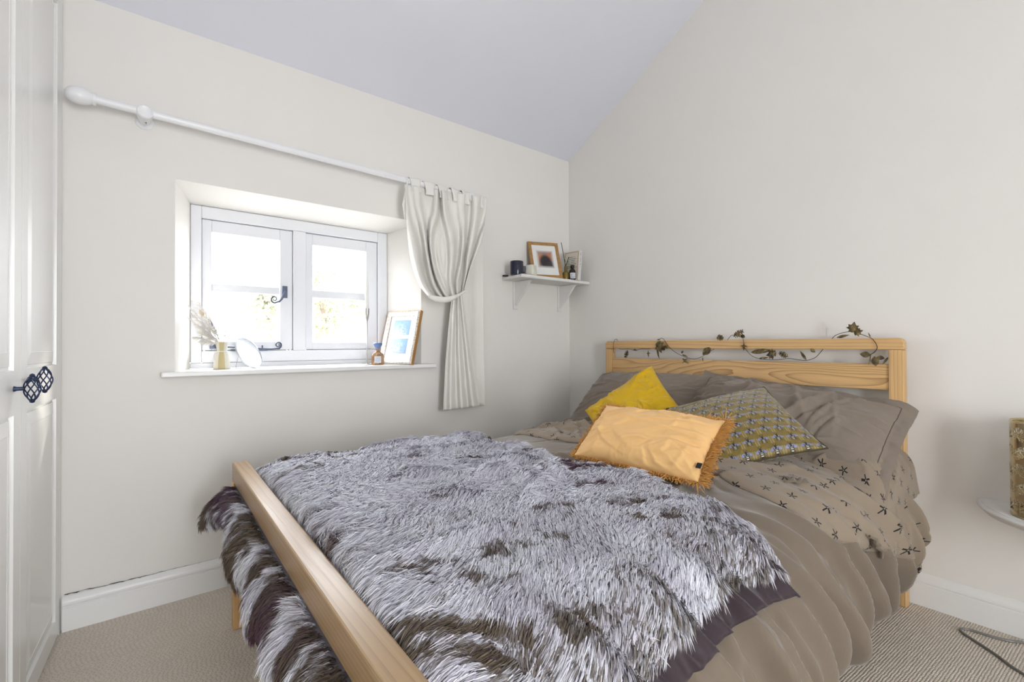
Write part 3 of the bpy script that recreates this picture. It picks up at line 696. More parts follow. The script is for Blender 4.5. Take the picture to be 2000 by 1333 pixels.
# ------------------------------------------------------------------ window sill things
SL = 0.917
cv = P(433.5, 720.5, 'z', SL + 0.0005); cv[1] = min(cv[1], 0.12); cv = P(433.5, 715, 'y', 0.11)
vase = thing('vase', (cv[0], cv[1], SL), 'small cream and ochre ceramic vase on the window sill', 'vase')
def vase_mat():
    t = NT('cream_and_ochre_glaze', (0.7, 0.66, 0.52), 0.35, 0.4); x, y, z = t.sep(t.coord()); a = (y - float(cv[1])).atan2(x - float(cv[0]))
    w = ((a - (-1.75)).abs()).lt(0.42); t.set('Base Color', t.mix(w * 0.85, (0.66, 0.63, 0.53), (0.50, 0.40, 0.16))); return t.m
m = MB(); m.lathe([(0.0005, 0.004), (0.028, 0.0005), (0.0335, 0.001), (0.0335, 0.006), (0.031, 0.034), (0.027, 0.058), (0.0215, 0.074), (0.0195, 0.082), (0.0215, 0.098), (0.0245, 0.115), (0.0250, 0.121), (0.0225, 0.121), (0.019, 0.10), (0.017, 0.08), (0.0005, 0.06)], (cv[0], cv[1], SL), None, 32)
m.build('body', vase_mat(), vase)
m = MB(); m.tube([(cv[0] + 0.0218 * math.cos(a), cv[1] + 0.0218 * math.sin(a), SL + 0.079) for a in np.linspace(0, 2 * math.pi, 25)], 0.0018, 6)
m.tube([(cv[0] - 0.021, cv[1] - 0.006, SL + 0.079), (cv[0] - 0.031, cv[1] - 0.012, SL + 0.068), (cv[0] - 0.035, cv[1] - 0.012, SL + 0.05), (cv[0] - 0.031, cv[1] - 0.012, SL + 0.035)], 0.0013, 6); m.build('string', plain('white_string', (0.8, 0.78, 0.74), 0.8), vase)
bq = thing('dried_flower_bunch', (cv[0], cv[1], SL + 0.03), 'pale dried grasses and bunny tails standing in the sill vase', 'dried flowers')
rng = random.Random(11); MAT_PLUME = velvet('bleached_grass', (0.74, 0.71, 0.66), 0.3); MAT_BUD = velvet('mauve_dried_bud', (0.30, 0.27, 0.36), 0.2); MAT_TAIL = velvet('tan_bunny_tail', (0.60, 0.48, 0.33), 0.4)
stems = [(374, 584, 'p'), (369, 598, 'p'), (372, 612, 'p'), (368, 622, 'p'), (382, 634, 'p'), (394, 612, 't'), (412, 632, 'b'), (386, 648, 'p'), (378, 660, 'p'), (392, 668, 'p'), (388, 592, 'p'), (400, 626, 'p'), (398, 646, 'p'), (408, 618, 'p'), (449, 630, 's'), (445, 645, 's'), (424, 628, 's'), (432, 634, 's'), (418, 640, 'p'), (409, 654, 'p')]
for i, (u, v, kd) in enumerate(stems):
    o = np.array([cv[0] + rng.uniform(-.006, .006), cv[1] + rng.uniform(-.006, .006), SL + 0.062]); e = P(u, v, 'y', cv[1] + rng.uniform(-0.055, 0.03))
    up = np.array([0, 0, 1.0]); mid = o * 0.45 + e * 0.55 + up * 0.028
    rim = np.array([cv[0] + 0.35 * (e[0] - cv[0]) * 0.25, cv[1] + 0.08 * (e[1] - cv[1]), SL + 0.124]); cpts = []
    for t in np.linspace(0, 1, 15): cpts.append(o * (1 - t) ** 3 + 3 * rim * t * (1 - t) ** 2 + 3 * mid * t * t * (1 - t) + e * t ** 3)
    cpts = np.array(cpts); m = MB(); m.tube(cpts, np.linspace(0.0011, 0.0007, 15), 5); st = m.build('stem', MAT_PLUME, bq)
    d = cpts[-1] - cpts[-3]; d /= np.linalg.norm(d)
    if kd == 'p':
        q = MB()
        for k in range(46):
            t = 0.45 + 0.55 * k / 45; idx = t * 14; i0 = min(13, int(idx)); b = cpts[i0] + (cpts[i0 + 1] - cpts[i0]) * (idx - i0)
            ln = 0.020 * math.sin(math.pi * (0.15 + 0.8 * (t - 0.45) / 0.55)) + 0.004; r = np.array([rng.gauss(0, 1) for _ in range(3)]); r -= d * (r @ d); r /= np.linalg.norm(r)
            q.tube([b, b + (d * 0.75 + r * 0.45) * ln * 0.6, b + (d * 1.0 + r * 0.5 - up * 0.25) * ln], [0.0011, 0.0012, 0.0003], 4, False)
        q.build('plume', MAT_PLUME, st)
    elif kd in 'tb':
        ax = d; a = np.cross(ax, [0.3, 1, 0.2]); a /= np.linalg.norm(a); R = np.array([a, np.cross(ax, a), ax]).T; q = MB(); r0 = 0.0085 if kd == 't' else 0.007; ln = 0.028 if kd == 't' else 0.036
        q.lathe([(0.0005, -ln * .5), (r0 * .8, -ln * .3), (r0, 0), (r0 * .7, ln * .35), (0.0005, ln * .6)], e, R, 12); q.build('seed_head', MAT_TAIL if kd == 't' else MAT_BUD, st)
    else:
        q = MB()
        for k in range(6): b = cpts[9 + k % 5]; q.lathe([(0.0003, -.003), (.0018, 0), (.0003, .004)], b + np.array([rng.uniform(-.004, .004) for _ in range(3)]), None, 6)
        q.build('seed_head', MAT_TAIL, st)
# round mirror on a wire stand
mc = P(486.4, 691, 'y', 0.085); vd = ray(486.4, 691); vd /= np.linalg.norm(vd); vr = np.cross(vd, [0, 0, 1.0]); vr /= np.linalg.norm(vr); vu = np.cross(vr, vd)
mn = -0.52 * vd + 0.855 * (0.86 * vr + 0.51 * vu); mn /= np.linalg.norm(mn)
a = np.cross([0, 0, 1.0], mn); a /= np.linalg.norm(a); b = np.cross(mn, a); Rm = np.array([a, b, mn]).T; low = mc[2] - 0.078 * b[2]
mc[2] += (SL + 0.002) - low; mir = thing('vanity_mirror', (mc[0], mc[1], SL), 'small round tilted mirror on a wire stand on the sill', 'mirror')
m = MB(); m.lathe([(0.0005, 0.0), (0.0735, 0.0)], mc, Rm, 48); m.build('glass', MAT_CHROME, mir, smooth=False)
m = MB(); m.lathe([(0.0005, -0.006), (0.074, -0.006), (0.078, -0.003), (0.078, 0.002), (0.0742, 0.003), (0.0738, 0.0005)], mc, Rm, 48); m.build('rim', plain('pale_blue_chrome_rim', (0.7, 0.74, 0.8), 0.15, 0.5, 0.8), mir)
bk_ = mc - mn * 0.008; zf = SL + 0.003
m = MB(); m.tube([bk_ + b * 0.03 - a * 0.03, np.array([mc[0] - 0.045, mc[1] + 0.055, zf]), np.array([mc[0] + 0.005, mc[1] + 0.055, zf]), bk_ + b * 0.03 + a * 0.03], 0.0014, 6); m.build('wire_stand', MAT_STEEL, mir)
# candle in a slim metal holder
cx = P(717, 700, 'y', 0.10)[0]; hold = thing('candle_holder', (cx, 0.10, SL), 'slim metal candlestick on the sill beside the window', 'candlestick')
m = MB(); m.lathe([(0.040, 0.0003), (0.041, 0.002), (0.038, 0.004), (0.006, 0.006), (0.0032, 0.012), (0.0030, 0.232), (0.005, 0.238), (0.0095, 0.256), (0.0118, 0.276), (0.0122, 0.300), (0.0108, 0.300), (0.0100, 0.275), (0.0005, 0.272)], (cx, 0.10, SL), None, 24); m.build('stem', MAT_STEEL, hold)
m = MB(); m.lathe([(0.0098, 0.2765), (0.0100, 0.30), (0.0085, 0.40), (0.0060, 0.485), (0.0045, 0.497), (0.0005, 0.50)], (cx, 0.10, SL), None, 20)
tag(m.build('taper_candle', plain('ivory_wax', (0.85, 0.84, 0.80), 0.45)), 'tall ivory taper candle in the metal candlestick', 'candle')
# scent bottle
cb = P(738, 705, 'y', 0.035); sb = thing('scent_bottle', (cb[0], 0.035, SL), 'amber scent bottle with blue stopper beside the sill picture', 'bottle')
m = MB(); G = []
for (s_, z) in ((0.026, 0.0005), (0.031, 0.004), (0.0315, 0.010), (0.0305, 0.044), (0.026, 0.058), (0.014, 0.068), (0.0095, 0.074), (0.0095, 0.085)):
    row = []
    for j in range(32):
        a_ = 2 * math.pi * j / 32; p_ = 4 if z < 0.06 else 2; e_ = (abs(math.cos(a_)) ** p_ + abs(math.sin(a_)) ** p_) ** (-1 / p_); row.append((cb[0] + s_ * e_ * math.cos(a_ + 0.5) * 0.93, 0.035 + s_ * e_ * math.sin(a_ + 0.5) * 0.75, SL + z))
    G.append(row)
m.grid(np.array(G), close_v=True); m.f = [q[::-1] for q in m.f]; m.f.append(tuple(range(32))[::-1]); m.f.append(tuple(7 * 32 + j for j in range(32)))
t = NT('amber_scent_glass', (0.52, 0.34, 0.20), 0.05, 0.5); t.set('Transmission Weight', 0.7); t.set('IOR', 1.35); m.build('glass_body', t.m, sb)
m = MB(); m.lathe([(0.0100, 0.0855), (0.0120, 0.092), (0.021, 0.102), (0.023, 0.108), (0.023, 0.113), (0.020, 0.116), (0.0005, 0.116)], (cb[0], 0.035, SL), None, 20); m.build('stopper', plain('blue_glass_stopper', (0.12, 0.20, 0.42), 0.15, 0.5), sb)
va = np.array([CAM[0] - cb[0], CAM[1] - 0.035, 0]); va /= np.linalg.norm(va); rt_ = np.array([-va[1], va[0], 0]); Lb = local_frame(np.array([cb[0], 0.035, SL]) + va * 0.0315, np.array([rt_, [0, 0, 1], va]).T)
card(sb, 'label', Lb, -0.017, 0.017, 0.012, 0.046, 0.0, text_mat('grey_floral_label', (0.66, 0.68, 0.72), (0.30, 0.34, 0.45), 7, 7, 0.1, 0.9, 0.1, 0.9), 0.0008)
# ornate frame
k = 1.074; ex = np.array([0.3695, -0.9292, 0.0]); ex /= np.linalg.norm(ex); ey = np.array([0.2382, 0.1057, 0.9654]); ey -= ex * (ex @ ey); ey /= np.linalg.norm(ey); oR = np.array([ex, ey, np.cross(ex, ey)]).T
c = scale_from_cam((-1.346, -0.106, 1.058), k); c[2] = SL + 0.0035 + 0.150 * ey[2] + 0.0; 
def ornate():
    t = NT('silver_gilt_carving', (0.66, 0.56, 0.46), 0.4, 0.5, 0.35); cc_ = t.coord(); n = t.noise(cc_, 150, 3); t.set('Base Color', t.ramp(n, [(0.35, (0.40, 0.30, 0.22)), (0.5, (0.70, 0.64, 0.58)), (0.65, (0.80, 0.78, 0.76))])); t.bump(n, 0.8, 0.004); return t.m
of, L = picture_frame('ornate_photo_frame', c, oR, 0.236, 0.300, 0.030, 0.020, ornate(), 'silver gilt picture frame with two blue pictures leaning in the window recess', 'picture frame', SL, 0.006)
MAT_GILT = plain('gilt_edge', (0.50, 0.27, 0.09), 0.4, 0.5, 0.4)
m = MB()
for (x0, x1, y0, y1) in ((-0.1195, -0.1175, -0.1515, 0.1515), (0.1182, 0.1202, -0.1515, 0.1515), (-0.118, 0.118, 0.1502, 0.1522)):
    A = [L(x, y, z) for z in (-0.021, -0.001) for x, y in ((x0, y0), (x1, y0), (x1, y1), (x0, y1))]; m.add(A, [(3, 2, 1, 0), (4, 5, 6, 7), (0, 1, 5, 4), (1, 2, 6, 5), (2, 3, 7, 6), (3, 0, 4, 7)])
m.build('gilt_edging', MAT_GILT, of, smooth=False)
card(of, 'mount', L, -0.088, 0.088, -0.120, 0.120, -0.006, MAT_MOUNT)
def blue_pic(s_):
    t = NT('blue_seascape_print', (0.2, 0.35, 0.6), 0.25, 0.5); cc_ = t.coord('UV'); u, v, _ = t.sep(cc_)
    n = t.noise(t.map(cc_, (3, 3, 1), (s_, 0, 0)), 2.2, 5, 0.6); base = t.mix(v, (0.20, 0.34, 0.56), (0.16, 0.32, 0.60))
    f = (n - 0.42) * 5.0 * ((u - 0.45).abs() * -2.0 + 1.0) * (v * -1.2 + 1.2); col = t.mix(f.mx(0.0).mn(1.0), base, (0.66, 0.70, 0.78)); t.set('Base Color', col); return t.m
card(of, 'picture', L, -0.058, 0.062, 0.012, 0.098, -0.0052, blue_pic(0.0), 0.0006); card(of, 'picture', L, -0.058, 0.062, -0.092, -0.008, -0.0052, blue_pic(5.0), 0.0006)

# ------------------------------------------------------------------ bed frame
bed = thing('bed_frame', (-1.1, -1.135, 0), 'honey oak double bed frame with slatted headboard and open footboard', 'bed')
HX0, HX1 = -0.088, -0.045
def rbox(m, lo, hi): m.box(lo, hi)
for (y0, y1) in ((-0.445, -0.398), (-1.872, -1.822)):
    m = MB(); m.box((HX0, y0, 0.0), (HX1, y1, 0.9935)); m.build('headboard_post', MAT_WOOD_Z, bed, smooth=False, bevel=0.006)
# top rail with rounded ends
m = MB(); poly = []
ya, yb, za, zb, r = -1.872, -0.398, 0.994, 1.0395, 0.022
for (cy, cz, a0) in ((yb - r, zb - r, 0), (ya + r, zb - r, 90)):
    for k in range(7): a = math.radians(a0 + 15 * k); poly.append((cy + r * math.cos(a), cz + r * math.sin(a)))
poly += [(ya, za), (yb, za)]
m.prism(poly, (HX0, 0, 0), (0, 1, 0), (0, 0, 1), (1, 0, 0), HX1 - HX0); m.build('headboard_top_rail', MAT_WOOD_Y, bed, smooth=True, angle=35, bevel=0.004)
m = MB(); m.box((HX0 + 0.010, -1.822, 0.833), (HX1 - 0.010, -0.445, 0.936)); m.build('headboard_slat', MAT_WOOD_PANEL, bed, smooth=False, bevel=0.003)
m = MB(); m.box((HX0 + 0.010, -1.822, 0.42), (HX1 - 0.010, -0.445, 0.62)); m.build('headboard_slat', MAT_WOOD_Y, bed, smooth=False, bevel=0.003)
m = MB()
m.prism([(-2.120, -0.348), (-2.070, -0.348), (-2.1085, -1.872), (-2.1585, -1.872)], (0, 0, 0.5275), (1, 0, 0), (0, 1, 0), (0, 0, 1), 0.0655)
fr = m.build('foot_top_rail', MAT_WOOD_FOOT, bed, smooth=False, bevel=0.004)
for (x0, y0, y1) in ((-2.122, -0.393, -0.348), (-2.157, -1.870, -1.825)):
    m = MB(); m.box((x0, y0, 0.0), (x0 + 0.043, y1, 0.527)); m.build('leg', MAT_WOOD_Z, bed, smooth=False, bevel=0.003)
m = MB(); m.prism([(-2.114, -0.394), (-2.088, -0.394), (-2.122, -1.824), (-2.148, -1.824)], (0, 0, 0.20), (1, 0, 0), (0, 1, 0), (0, 0, 1), 0.12); m.build('foot_lower_rail', MAT_WOOD_FOOT, bed, smooth=False, bevel=0.003)
for (y0, y1) in ((-0.432, -0.405), (-1.865, -1.838)):
    m = MB(); m.box((-2.078 if y0 > -1 else -2.113, y0, 0.20), (HX0 - 0.0005, y1, 0.32)); m.build('side_rail', MAT_WOOD_X, bed, smooth=False, bevel=0.003)
for i in range(14):
    x = -2.03 + i * 0.146; m = MB(); m.box((x, -1.837, 0.285), (x + 0.07, -0.433, 0.303)); m.build('base_slat', MAT_WOOD_Y, bed, smooth=False)
m = MB(); m.box((-2.055, -1.80, 0.304), (-0.092, -0.47, 0.505)); tag(m.build('mattress', plain('white_ticking', (0.75, 0.74, 0.72), 0.8), bevel=0.04), 'white mattress under the duvet on the bed', 'mattress')

# ------------------------------------------------------------------ duvet
PROF = [(-0.44, 0.27), (-0.412, 0.33), (-0.408, 0.42), (-0.425, 0.50), (-0.475, 0.558), (-0.60, 0.585), (-0.85, 0.594), (-1.15, 0.596), (-1.45, 0.592), (-1.66, 0.580), (-1.79, 0.550), (-1.87, 0.495), (-1.922, 0.415), (-1.948, 0.325), (-1.945, 0.245), (-1.915, 0.198), (-1.885, 0.19)]
def smooth_poly(p, n):
    p = np.array(p, float)
    for _ in range(3):
        q = np.empty((2 * len(p) - 2, 2)); q[0::2] = p[:-1] * 0.75 + p[1:] * 0.25; q[1::2] = p[:-1] * 0.25 + p[1:] * 0.75; p = np.vstack([p[:1], q, p[-1:]])
    d = np.r_[0, np.cumsum(np.linalg.norm(np.diff(p, axis=0), axis=1))]; t = np.linspace(0, d[-1], n)
    return np.stack([np.interp(t, d, p[:, 0]), np.interp(t, d, p[:, 1])], 1), t
PW, PT = smooth_poly(PROF, 241); PLEN = PT[-1]
def arc_of_y(y): i = np.argmin(np.abs(PW[:, 0] - y) + 10 * (PW[:, 1] < 0.44)); return PT[i]
S_R = arc_of_y(-1.72); S_L = arc_of_y(-0.50)
def foot_drop(x): return -0.075 * sstep(-2.00, -2.03, x)
def head_drop(x): return -0.03 * sstep(-0.62, -0.36, x)
def duvet_base(x, s, foot=True):
    # x and arc position s (arrays) -> point
    y = np.interp(s, PT, PW[:, 0]); z = np.interp(s, PT, PW[:, 1])
    topw = sstep(0.40, 0.56, z)
    z = z + ((foot_drop(x) if foot else 0) + head_drop(x)) * topw
    hang = sstep(S_R, S_R + 0.25, s)
    z = z + hang * sstep(0.45, 0.20, z) * (0.035 * np.sin(x * 5.1 + 0.6) + 0.02 * (noise(x * 6, x * 0, 91) - 0.5) + 0.055 * sstep(-0.75, -0.42, x))
    y = y - hang * (0.018 * np.sin(x * 4.0 + 1.0)) + hang * 0.03 * sstep(-0.60, -0.40, x)
    return np.stack([x + 0 * s, y, z], -1)
def duvet_disp(x, s):
    x = np.asarray(x, float); s = np.asarray(s, float)
    hang = sstep(S_R - 0.06, S_R + 0.32, s); hl = sstep(S_L, S_L - 0.2, s); d0 = np.clip(s - S_R, -0.1, 1)
    wp = x - 0.34 * d0 + 0.05 * fbm(x * 2.2, s * 1.6, 41, 2)
    p1 = 2 * math.pi * (wp * 7.0 + 0.9 * (noise(x * 3.1, s * 0.6, 43) - 0.5)); p2 = 2 * math.pi * (wp * 15.5 + 1.3 * (noise(x * 4.3, s * 0.9, 44) - 0.5))
    f1 = (0.5 + 0.5 * np.cos(p1)) ** 1.6; f2 = (0.5 + 0.5 * np.cos(p2)) ** 2.0
    a1 = 0.4 + 1.2 * noise(x * 3.0, s * 1.2, 45); a2 = 0.2 + 1.5 * noise(x * 5.0 + 9, s * 1.5, 46)
    d = hang * (0.033 * a1 * (f1 - 0.4) + 0.021 * a2 * (f2 - 0.35))
    top = (1 - 0.7 * hang) * (1 - hl); headz = sstep(-1.50, -1.15, x)
    d = d + top * headz * (creases(x, s, 46, 5, math.radians(62), 0.45, (0.12, 0.42), (0.010, 0.026), 0.020, (-1.4, -0.4, 0.2, PLEN - 0.35)))
    d = d + hang * creases(x, s, 60, 6, math.radians(72), 0.28, (0.14, 0.45), (0.016, 0.030), 0.015, (-1.9, -0.3, S_R, PLEN))
    d = d + hl * 0.02 * np.cos(2 * math.pi * x * 8) + 0.007 * fbm(x * 5, s * 5, 20, 2) + 0.0015 * fbm(x * 20, s * 20, 23, 2)
    return d
def normals(G):
    a = np.gradient(G, axis=0); b = np.gradient(G, axis=1); n = np.cross(b, a); n /= np.linalg.norm(n, axis=-1)[..., None] + 1e-12
    if n[n.shape[0] // 2, n.shape[1] // 2, 2] < 0: n = -n
    return n
def orient(m, G, n):
    # make face winding follow n
    a = G[1, 0] - G[0, 0]; b = G[0, 1] - G[0, 0]
    if np.cross(a, b) @ n[0, 0] < 0: m.f = [q[::-1] for q in m.f]
xs = np.linspace(-2.035, -0.20, 300); ss = np.linspace(0, PLEN, 360); XX, SS = np.meshgrid(xs, ss, indexing='ij')
GB = duvet_base(XX, SS); NB = normals(GB); GD = GB + NB * duvet_disp(XX, SS)[..., None]
m = MB(); m.grid(GD); orient(m, GD, NB); duvet = m.build('duvet', MAT_DUVET, None, angle=180, uv=np.stack([XX.ravel(), SS.ravel()], 1)); thick(duvet, 0.004)
tag(duvet, 'taupe cotton duvet draped over the bed down to the side rail', 'duvet')
# turned-back star printed end
def star_edge(s):
    e = -0.925 + 0.035 * np.sin(s * 7) + 0.02 * fbm(s * 5, s * 0, 33)
    side = sstep(S_R + 0.12, PLEN - 0.06, s); return e + side * 0.50
NSx, NSs = 110, 300; TT, SS2 = np.meshgrid(np.linspace(0, 1, NSx), np.linspace(0.02, PLEN - 0.012, NSs), indexing='ij')
XE = star_edge(SS2); X2 = XE + (-0.192 - XE) * TT
GB2 = duvet_base(X2, SS2); NB2 = normals(GB2)
cre = 0.35 + creases(X2, SS2, 60, 15, math.radians(78), 0.30, (0.15, 0.5), (0.010, 0.024), 0.8, (-0.95, -0.3, 0.1, PLEN))
roll = 0.016 * np.sqrt(np.clip(TT / 0.06, 0, 1)) + 0.004
off = np.maximum(duvet_disp(X2, SS2), -0.004) * 0.75 + roll + 0.024 * (cre - 0.35) * sstep(0, 0.12, TT)
GS = GB2 + NB2 * off[..., None]
first = GB2[0] + NB2[0] * (duvet_disp(X2, SS2)[0] + 0.003)[:, None] ; GS[0] = first
m = MB(); m.grid(GS); orient(m, GS, NB2); sf = m.build('turned_back_end', MAT_STAR, duvet, angle=180, uv=np.stack([X2.ravel(), SS2.ravel()], 1)); thick(sf, 0.003)
sf['label'] = 'turned back end printed with black stars'
# fabric ties knotted at the opening
def knot(p, d, seed):
    rg = random.Random(seed); p = np.array(p); m = MB(); d = np.array(d, float); d /= np.linalg.norm(d); e = np.cross(d, [0, 0, 1.0]); e /= np.linalg.norm(e)
    pts = [p + d * 0.012 * math.cos(t) + e * 0.009 * math.sin(t) + np.array([0, 0, 0.006 + 0.005 * math.sin(2 * t)]) for t in np.linspace(0, 2 * math.pi * 1.25, 22)]
    m.tube(pts, 0.0058, 8)
    for sg in (-1, 1): m.tube([p, p + d * sg * 0.025 + e * 0.008 + np.array([0, 0, 0.007]), p + d * sg * 0.05 - np.array([0, 0, 0.003])], [0.005, 0.006, 0.004], 7)
    m.build('knotted_tie', MAT_DUVET, duvet)
def on_grid(u, v, G, up=0.0):
    # nearest grid point to the pixel ray in front of the camera
    r = ray(u, v); D = G - CAM; t = D @ r / (r @ r); dist = np.linalg.norm(D - t[..., None] * r, axis=-1); dist = dist + 0.02 * t
    i = np.unravel_index(np.argmin(dist), dist.shape); return G[i]
p1 = on_grid(1557, 946, GS); p2 = on_grid(1699, 1063, GS); knot(p1 + [0, 0, 0.004], (1, -0.4, -0.1), 1); knot(p2 + [-0.004, -0.016, 0.0], (0.5, -0.1, -0.6), 2)

# ------------------------------------------------------------------ pillows and cushions
def frame_R(ex, ey):
    ex = np.array(ex, float); ex /= np.linalg.norm(ex); ey = np.array(ey, float); ey -= ex * (ex @ ey); ey /= np.linalg.norm(ey); return np.array([ex, ey, np.cross(ex, ey)]).T
def pillow_grid(w, h, t, n=110, flange=0.0, pinch=0.05, wr=0.008, seed=0, power=0.5, side=1):
    u = np.linspace(-1, 1, n); U, V = np.meshgrid(u, u, indexing='ij')
    fu = 1 - 2 * flange / w; fv = 1 - 2 * flange / h
    a = np.clip(1 - (U / fu) ** 2, 0, 1); b = np.clip(1 - (V / fv) ** 2, 0, 1)
    prof = (a * b) ** power; prof = prof * (0.85 + 0.15 * np.sqrt(np.clip(a * b, 0, 1)))
    x = U * w / 2 * (1 - pinch * (1 - V ** 2) * U ** 2); y = V * h / 2 * (1 - pinch * (1 - U ** 2) * V ** 2)
    edge = sstep(0.0, 0.5, np.sqrt(a * b)); r = np.maximum(np.abs(U), np.abs(V))
    ang = np.arctan2(V, U)
    cr = ridge(ang * 5.0 + 0.7 * fbm(U * 3, V * 3, seed), r * 1.3, seed + 5, 2) - 0.45
    big = fbm(U * 1.8 + seed, V * 1.8, seed + 9, 3); med = ridge(U * 2.4 + V * 1.3 + seed, V * 2.6 - U, seed + 14, 3) - 0.4
    wrk = creases(x, y, 34, seed + 70, 0.35, 0.9, (0.08 * w / 0.5, 0.30 * w / 0.5), (0.006, 0.018), 1.0, (-w / 2, w / 2, -h / 2, h / 2))
    z = side * (t / 2 * prof) + (wr * (0.8 * cr * sstep(0.35, 0.85, r) + 0.9 * big + 0.75 * wrk)) * edge + (0.004 + wr * 0.35) * fbm(U * 5, V * 5, seed + 2) * (1 - edge)
    return np.stack([x, y, z], -1), U, V
def make_pillow(name, c, R, w, h, t, mat, label, cat, parent=None, post=None, group=None, **kw):
    Gt, U, V = pillow_grid(w, h, t, side=1, **kw); Gb, _, _ = pillow_grid(w, h, t, side=-1, **kw)
    n = Gt.shape[0]; Gm = (Gt[[0, -1]] + Gb[[0, -1]]) / 2
    bd = np.zeros((n, n), bool); bd[0] = bd[-1] = True; bd[:, 0] = bd[:, -1] = True; Gb[bd] = Gt[bd]
    th = kw.get('flange', 0) and 0.0012
    if th: Gt[..., 2] += th; Gb[~bd, 2] -= th
    c = np.array(c, float); R = np.array(R)
    Wt = Gt @ R.T + c; Wb = Gb @ R.T + c
    if post: Wt = post(Wt); Wb = post(Wb)
    m = MB(); m.grid(Wt); nt = len(m.f); m.grid(Wb); m.f = m.f[:nt] + [q[::-1] for q in m.f[nt:]]
    uv = np.stack([U.ravel() * w / 2, V.ravel() * h / 2], 1); uv = np.vstack([uv, uv])
    # weld the rims
    o = m.build(name, mat, parent, angle=180, uv=uv)
    bm = bmesh.new(); bm.from_mesh(o.data); bmesh.ops.remove_doubles(bm, verts=bm.verts, dist=0.0002); bmesh.ops.recalc_face_normals(bm, faces=bm.faces); bm.to_mesh(o.data); bm.free()
    if parent is None: tag(o, label, cat, group)
    return o, (lambda x, y, z: c + R @ np.array([x, y, z])), Wt
def bend_right(y0, r, zmin):
    def f(Wp):
        Wp = Wp.copy(); d = np.clip(y0 - Wp[..., 1], 0, None); a = np.minimum(d / r, math.radians(82)); ext = np.maximum(d - r * math.radians(82), 0)
        y = y0 - (r * np.sin(a) + ext * math.cos(math.radians(82))); z = Wp[..., 2] - (r * (1 - np.cos(a)) + ext * math.sin(math.radians(82)))
        k = d > 0; Wp[..., 1] = np.where(k, y, Wp[..., 1]); Wp[..., 2] = np.where(k, z, Wp[..., 2]); return Wp
    return f
# two star printed pillows lying flat, plain pillows leaning on them
o, _, _ = make_pillow('pillow', (-0.305, -1.52, 0.592), frame_R((0, -1, -0.02), (1, 0, 0.18)), 1.02, 0.46, 0.16, MAT_STAR, 'star printed pillow lying under the plain pillow away from the window', 'pillow', group='pillows against the headboard', post=bend_right(-1.80, 0.10, 0.4), flange=0.06, wr=0.020, seed=3)
o, _, _ = make_pillow('pillow', (-0.30, -0.74, 0.60), frame_R((0, -1, 0), (1, 0, 0.22)), 0.78, 0.46, 0.16, MAT_STAR, 'star printed pillow lying under the plain pillow next to the window wall', 'pillow', group='pillows against the headboard', flange=0.05, wr=0.010, seed=8)
o, LP, Wf = make_pillow('pillow', (-0.285, -1.485, 0.700), frame_R((0.02, -1, -0.105), (0.82, -0.05, 0.56)), 0.86, 0.47, 0.22, MAT_CASE, 'plain taupe pillow with stitched border slumped behind the bee cushion', 'pillow', group='pillows against the headboard', post=bend_right(-1.84, 0.10, 0.5), flange=0.045, wr=0.026, seed=21, pinch=0.03)
o_flange = o
o, LP2, _ = make_pillow('pillow', (-0.285, -0.765, 0.700), frame_R((0.0, -1, 0.02), (0.72, 0, 0.62)), 0.74, 0.46, 0.18, MAT_CASE, 'plain taupe pillow leaning behind the mustard cushion', 'pillow', group='pillows against the headboard', flange=0.0, wr=0.014, seed=33, pinch=0.03)

iu0, iu1 = int(round(109 * 0.0523)), int(round(109 * 0.9477)); iv0, iv1 = int(round(109 * 0.096)), int(round(109 * 0.904))
def border_pts(w, h, pinch, n=48, ins=0.0):
    out = []
    for (fixed, sgn) in (('v', -1), ('u', 1), ('v', 1), ('u', -1)):
        for i in range(n):
            t = -1 + 2 * i / n
            if fixed == 'v': U_, V_ = (t if sgn < 0 else -t), sgn
            else: U_, V_ = sgn, (t if sgn > 0 else -t)
            out.append((U_ * (w / 2 - ins) * (1 - pinch * (1 - V_ ** 2) * U_ ** 2), V_ * (h / 2 - ins) * (1 - pinch * (1 - U_ ** 2) * V_ ** 2), 0, U_, V_))
    return out
sp = [Wf[i, iv0] for i in range(iu0, iu1)] + [Wf[iu1, j] for j in range(iv0, iv1)] + [Wf[i, iv1] for i in range(iu1, iu0, -1)] + [Wf[iu0, j] for j in range(iv1, iv0, -1)]; sp.append(sp[0])
m = MB(); m.tube(np.array(sp), 0.0017, 6, False); m.build('stitched_seam', cotton('dark_taupe_thread', (0.10, 0.08, 0.062)), o_flange)
# mustard cushion
cY = np.array([-0.558, -0.955, 0.690]); RY = np.array([[-0.4084, 0.4733, -0.7805], [-0.7502, -0.6612, -0.0084], [-0.5201, 0.5821, 0.6251]])
make_pillow('cushion', cY, RY, 0.41, 0.41, 0.13, MAT_YELLOW, 'mustard yellow satin cushion standing on its corner', 'cushion', group='cushions in front of the pillows', wr=0.015, seed=44, pinch=0.07)
# bee cushion
cB = scale_from_cam((-0.527, -1.436, 0.69), 0.41 / 0.43); RB = np.array([[0.7088, 0.5511, -0.4404], [-0.6683, 0.7243, -0.1694], [0.2256, 0.4144, 0.8817]])
cB = cB + RB[:, 2] * 0.0
bee, LB, _ = make_pillow('cushion', cB, RB, 0.415, 0.415, 0.13, MAT_BEE, 'olive gold cushion woven with rows of bees', 'cushion', group='cushions in front of the pillows', wr=0.005, seed=52, pinch=0.06)
bp = border_pts(0.415, 0.415, 0.06); pts = [LB(x, y, 0) for x, y, _, _, _ in bp]; pts.append(pts[0]); m = MB(); m.tube(pts, 0.0032, 6, False); m.build('piping', MAT_PIPING, bee)
